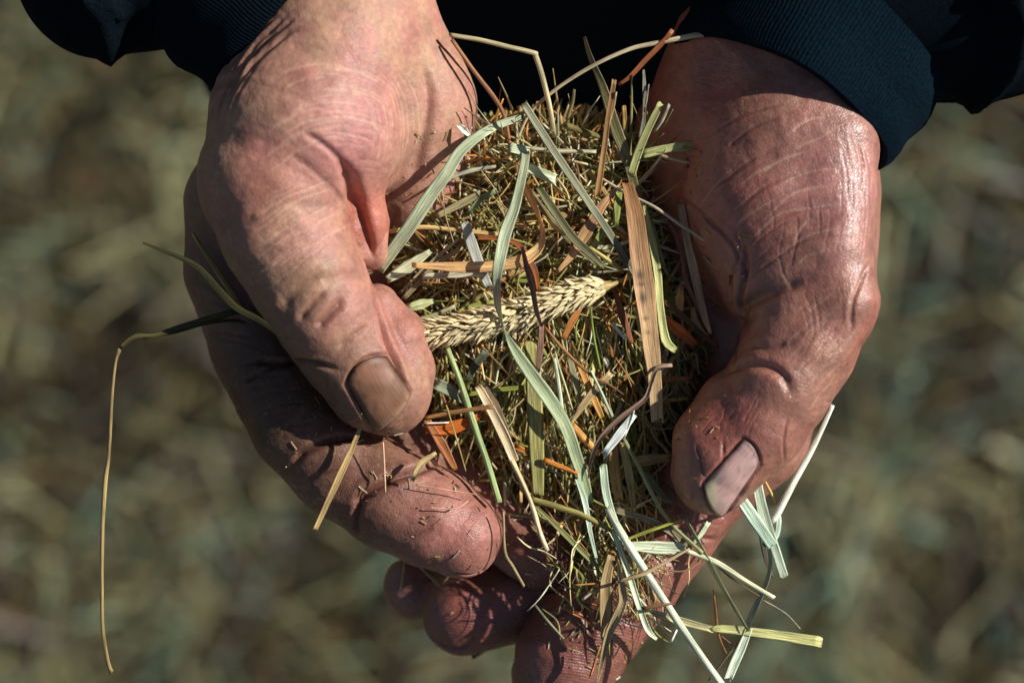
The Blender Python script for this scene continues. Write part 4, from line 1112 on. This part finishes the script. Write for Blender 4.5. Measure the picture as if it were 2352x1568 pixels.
# ---- random pieces of the heap
poly = np.array([(905,560),(960,430),(1020,340),(1090,285),(1200,262),(1330,255),(1450,285),(1500,350),(1520,470),(1545,600),(1600,720),(1630,800),(1590,870),(1545,960),(1530,1060),(1545,1170),(1520,1240),(1440,1310),(1370,1310),(1330,1240),(1250,1190),(1160,1150),(1090,1080),(1020,1000),(985,930),(960,820),(930,680)], float)
def inside(p, poly=poly):
    x, y = p; c = False; j = len(poly) - 1
    for i in range(len(poly)):
        if (poly[i][1] > y) != (poly[j][1] > y) and x < (poly[j][0] - poly[i][0]) * (y - poly[i][1]) / (poly[j][1] - poly[i][1]) + poly[i][0]: c = not c
        j = i
    return c
def edge_dist(p):
    b = 1e9
    for i in range(len(poly)):
        a, c = poly[i - 1], poly[i]; ab = c - a
        t = min(1, max(0, ((p - a) @ ab) / (ab @ ab))); b = min(b, np.linalg.norm(p - a - ab * t))
    return b
def pick():
    while True:
        p = np.array([rng.uniform(880, 1650), rng.uniform(240, 1320)])
        if inside(p): return p
PAL = [(srgb(132,130,70), 7), (srgb(160,154,92), 8), (srgb(190,168,112), 9), (srgb(168,140,88), 7), (srgb(106,104,58), 3), (srgb(196,180,136), 6),
       (srgb(146,98,56), 4), (srgb(178,182,144), 3), (srgb(96,72,44), 3), (srgb(178,118,54), 3), (srgb(212,208,178), 3), (srgb(128,140,58), 2)]
pc = np.array([c for c, _ in PAL]); pw = np.array([w for _, w in PAL], float); pw /= pw.sum()
def rand_piece(big, deep):
    p = pick()
    if big and rng.random() < .3:
        while p[1] > 700: p = pick()
    if p[1] > 760:       # lower part: combed downwards
        a = math.radians(90 + rng.normal(-8 - (p[0] - 1300) * .03, 24))
        if rng.random() < .12: a = rng.uniform(0, math.pi)
    else:
        a = rng.uniform(0, math.pi)
    ed = edge_dist(p)
    if big: L = rng.uniform(90, 260); w = rng.uniform(5, 15)
    else: L = rng.choice([rng.uniform(30, 80), rng.uniform(70, 190)], p=[.28, .72]); w = rng.choice([rng.uniform(2.5, 5), rng.uniform(5, 12)], p=[.55, .45])
    L = min(L, 2 * ed + 40)
    zt = -56 - 75 * math.exp(-ed / 60) - 18 * (abs(p[1] - 800) / 450) ** 2
    if not big and nz(np.array([[p[0] / 48, p[1] / 48, 7.]]))[0] < -.12 and rng.random() < .75: zt -= 60
    z = zt - (deep * rng.random() ** 1.3 if not big else rng.uniform(0, 40))
    d = np.array([math.cos(a), math.sin(a)]); sl = rng.uniform(-.22, .22) if rng.random() < .75 else rng.uniform(-.6, .6)
    bend = rng.normal(0, .07) * L; nrm = np.array([-d[1], d[0]])
    pts = []
    for t in (-.5, 0, .5):
        q = p + d * L * t + nrm * bend * (1 - (2 * t) ** 2)
        pts.append((q[0], q[1], z + sl * L * t - abs(t) * 8))
    c = pc[rng.choice(len(pc), p=pw)] * rng.uniform(.75, 1.15)
    rd = rng.random() < .35
    return pts, w, c, rd
n_big = 285 - TRACED
LAB = {True: ('straw', 'short dry straw buried among the heap of hay', 'straw', 'small loose straws in the heap'),
       False: ('grass_blade', 'small dry leaf piece buried among the heap of hay', 'grass blade', 'small loose leaf pieces in the heap')}
for i in range(n_big):
    pts, w, c, rd = rand_piece(True, 0)
    if rd: w = min(w, 10)
    nm, lb, ct, gp = LAB[rd]
    hay_obj(nm, lb, ct, blade(pts, [w * .7, w, w * .6], c, twist=rng.uniform(-.8, .8), round_=rd, seed=5000 + i, step=16), gp)
VS, FS, CS, US = [], [], [], []; off = 0
for i in range(2500):
    pts, w, c, rd = rand_piece(False, 120)
    V, f, cc, uv = blade(pts, [w * .75, w, w * .6], c, th=1.6, twist=rng.uniform(-1.2, 1.2), round_=rd, seed=9000 + i, step=26, nseg=6)
    VS.append(V); FS.append(f + off); CS.append(cc); US.append(uv); off += len(V)
for i in range(1450):
    pts, w, c, rd = rand_piece(True, 0)
    dz = rng.uniform(0, 60); pts = [(a_, b_, z_ - dz) for a_, b_, z_ in pts]
    w = rng.uniform(6, 15) if not rd else rng.uniform(4, 8)
    V, f, cc, uv = blade(pts, [w * .75, w, w * .6], c, th=1.8, twist=rng.uniform(-1, 1), round_=rd, seed=19000 + i, step=20, nseg=8)
    VS.append(V); FS.append(f + off); CS.append(cc); US.append(uv); off += len(V)
for i in range(480):
    p = pick(); a = rng.uniform(0, math.pi) if p[1] < 720 else math.radians(90 + rng.normal(-6, 28))
    L = rng.uniform(110, 260); ed = edge_dist(p); L = min(L, 2 * ed + 60)
    d = np.array([math.cos(a), math.sin(a)]); nrm = np.array([-d[1], d[0]]); b1, b2 = rng.normal(0, .07, 2) * L
    z = -52 - 75 * math.exp(-ed / 60) + rng.uniform(-25, 18); sl = rng.uniform(-.12, .12)
    pts = [(p[0] + d[0] * L * t + nrm[0] * b, p[1] + d[1] * L * t + nrm[1] * b, z + sl * L * t - 14 * abs(t) * 2) for t, b in ((-.5, 0), (-.17, b1), (.17, b2), (.5, 0))]
    w = rng.uniform(2.2, 5.5)
    V, f, cc, uv = blade(pts, [w * .8, w, w * .5], pc[rng.choice(len(pc), p=pw)] * rng.uniform(.8, 1.2), round_=True, seed=29000 + i, step=14, nseg=6)
    VS.append(V); FS.append(f + off); CS.append(cc); US.append(uv); off += len(V)
for i in range(46):
    p = np.array([rng.uniform(1080, 1520), rng.uniform(250, 400)]); a = math.radians(rng.normal(-90, 38)); L = rng.uniform(60, 190)
    d = np.array([math.cos(a), math.sin(a)]); nrm = np.array([-d[1], d[0]]); bb = rng.normal(0, .08) * L
    pts = [(p[0] - d[0] * L * .4, p[1] - d[1] * L * .4, -110), (p[0] + nrm[0] * bb, p[1] + nrm[1] * bb, -60), (p[0] + d[0] * L * .5, p[1] + d[1] * L * .5, rng.uniform(-40, 30))]
    rd = rng.random() < .6; w = rng.uniform(2.5, 6)
    V, f, cc, uv = blade(pts, [w, w * (1 if rd else 1.8), w * .5], pc[rng.choice(len(pc), p=pw)] * rng.uniform(.7, 1.1), round_=rd, seed=49000 + i, step=12, nseg=6, twist=rng.uniform(-.7, .7))
    VS.append(V); FS.append(f + off); CS.append(cc); US.append(uv); off += len(V)
for i in range(150):
    p = np.array([1400, 1300]) + rng.normal(0, 1, 2) * np.array([70, 70]); a = math.radians(rng.normal(72, 30))
    L = rng.uniform(40, 170); d = np.array([math.cos(a), math.sin(a)]); nrm = np.array([-d[1], d[0]]); b1, b2 = rng.normal(0, .08, 2) * L
    z = rng.uniform(-85, -10)
    pts = [(p[0] + d[0] * L * t + nrm[0] * b, p[1] + d[1] * L * t + nrm[1] * b, z + rng.uniform(-12, 12)) for t, b in ((-.5, 0), (-.17, b1), (.17, b2), (.5, 0))]
    w = rng.uniform(2, 5.5); rd = rng.random() < .6
    V, f, cc, uv = blade(pts, [w * .8, w * (1 if rd else 1.7), w * .4], pc[rng.choice(len(pc), p=pw)] * rng.uniform(.9, 1.25), round_=rd, seed=39000 + i, step=12, nseg=6, twist=rng.uniform(-.7, .7))
    VS.append(V); FS.append(f + off); CS.append(cc); US.append(uv); off += len(V)
o = mesh_obj('chopped_hay', W(np.vstack(VS)), np.vstack(FS), HAY, None, np.vstack(CS), np.vstack(US))
tag(o, 'heap of finely chopped green and brown hay filling the two cupped hands', 'hay', kind='stuff')

# crumbs and dust of hay stuck on the skin round the heap
VS, FS, CS, US = [], [], [], []; off = 0
zones = [((1010,1110), 90, 26), ((880,1080), 70, 16), ((1080,1180), 60, 14), ((1250,1240), 60, 40), ((1450,1380), 90, 70), ((1380,1440), 90, 60), ((1540,1260), 70, 50),
         ((1000,400), 60, 12), ((1040,330), 50, 10), ((1620,640), 60, 30), ((1560,400), 50, 24), ((1600,1010), 50, 14), ((640,980), 70, 24), ((1110,1400), 70, 14)]
pts2 = np.vstack([np.array(c, float) + rng.normal(0, r_, (k_, 2)) for c, r_, k_ in zones])
h, ok = raycast([L_, R_], pts2)
nl = np.where((L_(h) < R_(h))[:, None], L_.grad(h), R_.grad(h))
for i in range(len(h)):
    if not ok[i] or h[i, 2] < -420: continue
    n_ = nl[i]; t1 = np.cross(n_, rng.normal(0, 1, 3)); t1 /= np.linalg.norm(t1); t2 = np.cross(n_, t1)
    L = rng.choice([rng.uniform(3, 8), rng.uniform(8, 26)], p=[.6, .4]); w = rng.uniform(1.6, 3.2)
    c = h[i] + n_ * 2.2
    V = np.array([c + t1 * L * a + t2 * w * b * (1 - .4 * (a > 0)) + n_ * q for a in (-.5, .5) for b, q in ((-.5, -1), (.5, -1), (.4, 1.2), (-.4, 1.2))])
    f = np.array([[0,1,5,4],[1,2,6,5],[2,3,7,6],[3,0,4,7],[3,2,1,0],[4,5,6,7]]) + off
    VS.append(V); FS.append(f); CS.append(np.tile(pc[rng.integers(len(pc))] * rng.uniform(.8, 1.3), (8, 1))); US.append(np.tile([[0, 0], [1, 0], [1, 1], [0, 1]], (2, 1)) * 4.0); off += 8
o = mesh_obj('hay_crumbs', W(np.vstack(VS)), np.vstack(FS), HAY, None, np.clip(np.vstack(CS), 0, .9), np.vstack(US), smooth=False)
tag(o, 'tiny hay crumbs and dust sticking to the skin around the heap', 'hay crumbs', kind='stuff')

# ------------------------------------------------------------------ ground
def ground_material():
    m, nt, b = new_mat('mown_field'); L = nt.links.new
    tc = N(nt, 'ShaderNodeTexCoord')
    n1 = N(nt, 'ShaderNodeTexNoise'); n1.inputs['Scale'].default_value = 22; n1.inputs['Detail'].default_value = 8; n1.inputs['Roughness'].default_value = .7
    L(tc.outputs['Object'], n1.inputs['Vector'])
    cr = N(nt, 'ShaderNodeValToRGB')
    cr.color_ramp.elements[0].position = .35; cr.color_ramp.elements[0].color = (.020, .014, .007, 1)
    cr.color_ramp.elements[1].position = .7; cr.color_ramp.elements[1].color = (.11, .095, .05, 1)
    L(n1.outputs[0], cr.inputs[0]); L(cr.outputs[0], b.inputs['Base Color'])
    b.inputs['Roughness'].default_value = .9
    return m
GR = ground_material()
nx = 120
gx = np.linspace(-1, 1, nx); gx = np.sign(gx) * np.abs(gx) ** 3 * 150
X, Y = np.meshgrid(gx, gx, indexing='ij')
Z = nz(np.stack([X.ravel() * 6, Y.ravel() * 6, X.ravel() * 0], 1)) * .015
G = np.stack([X.ravel(), Y.ravel() + .3, Z], 1)
idx = np.arange(nx * nx).reshape(nx, nx)
gf = np.stack([idx[:-1, :-1], idx[1:, :-1], idx[1:, 1:], idx[:-1, 1:]], -1).reshape(-1, 4)
g = mesh_obj('ground', G, gf, GR, None, recenter=False); g['kind'] = 'structure'

def field_material():
    m, nt, b = new_mat('cut_grass'); L = nt.links.new
    at = N(nt, 'ShaderNodeAttribute', attribute_name='col')
    L(at.outputs['Color'], b.inputs['Base Color'])
    b.inputs['Roughness'].default_value = .5
    return m
FM = field_material()
def field(n, cx, cy, sx, sy, Lr, wr, seed):
    r = np.random.default_rng(seed)
    x = r.uniform(-sx, sx, n) + cx; y = r.uniform(-sy, sy, n) + cy
    a = r.uniform(0, 2 * np.pi, n); el = r.normal(.05, .3, n)
    L = r.uniform(*Lr, n); w = r.uniform(*wr, n)
    z = r.uniform(.005, .05, n)
    clump = nz(np.stack([x * 24, y * 24, x * 0 + 3], 1)); clump2 = nz(np.stack([x * 50, y * 50, x * 0 + 8], 1))
    keep = r.random(n) < np.clip(.7 + clump * .7 + clump2 * .5, .04, 1)
    z = z + np.clip(clump, -.5, 1) * .02
    d = np.stack([np.cos(a) * np.cos(el), np.sin(a) * np.cos(el), np.sin(el)], 1)
    sd = np.stack([-np.sin(a), np.cos(a), np.zeros(n)], 1) ; tw = r.normal(0, .5, n)
    upv = np.cross(d, sd); sd = sd * np.cos(tw)[:, None] + upv * np.sin(tw)[:, None]
    p = np.stack([x, y, z], 1)
    V = np.empty((n, 8, 3))
    upv = np.cross(d, sd)
    for k, t in enumerate((-.5, .5)):
        wv = w * (1 if k == 0 else .5)
        for j, (u, h) in enumerate([(-.5, 0), (.5, 0), (.5, .25), (-.5, .25)]):
            V[:, k * 4 + j] = p + d * (L * t)[:, None] + sd * (wv * u)[:, None] + upv * (w * h)[:, None] * .6
    V[:, :, 2] = np.maximum(V[:, :, 2], .002)
    pal = np.array([srgb(140,120,76), srgb(112,96,54), srgb(92,88,50), srgb(166,162,116), srgb(134,166,140), srgb(58,42,26), srgb(146,116,84), srgb(46,44,24)])
    pi = r.choice(8, n, p=[.22, .17, .14, .15, .05, .11, .08, .08])
    # neighbouring stalks of one tuft share a tint
    tint = nz(np.stack([x * 34, y * 34, x * 0 + 15], 1))
    pi = np.where(tint > .30, np.where(r.random(n) < .35, 4, 3), pi); pi = np.where(tint < -.22, np.where(r.random(n) < .6, 5, 7), pi)
    c = pal[pi] * r.uniform(.66, 1.2, n)[:, None]
    F0 = np.array([[0,1,5,4],[1,2,6,5],[2,3,7,6],[3,0,4,7],[3,2,1,0],[4,5,6,7]])
    V = V[keep]; c = c[keep]; n = len(V)
    F = (np.arange(n)[:, None, None] * 8 + F0[None]).reshape(-1, 4)
    return V.reshape(-1, 3), F, np.repeat(c, 8, 0)
Vf, Ff, Cf = field(62000, 0, .28, .62, .55, (.05, .20), (.0018, .0045), 3)
Vg, Fg, Cg = field(20000, 0, .3, 1.7, 1.7, (.06, .22), (.003, .007), 5)
Vf, Ff, Cf = np.vstack([Vf, Vg]), np.vstack([Ff, Fg + len(Vf)]), np.vstack([Cf, Cg])
o = mesh_obj('cut_grass', Vf, Ff, FM, None, Cf, smooth=False)
tag(o, 'mown dry hay and stubble lying on the ground far below the hands', 'cut grass', kind='stuff')
for o in list(bpy.data.objects):
    if '_o' in o: del o['_o']
# children of an empty carry coordinates relative to it; nothing else to fix up
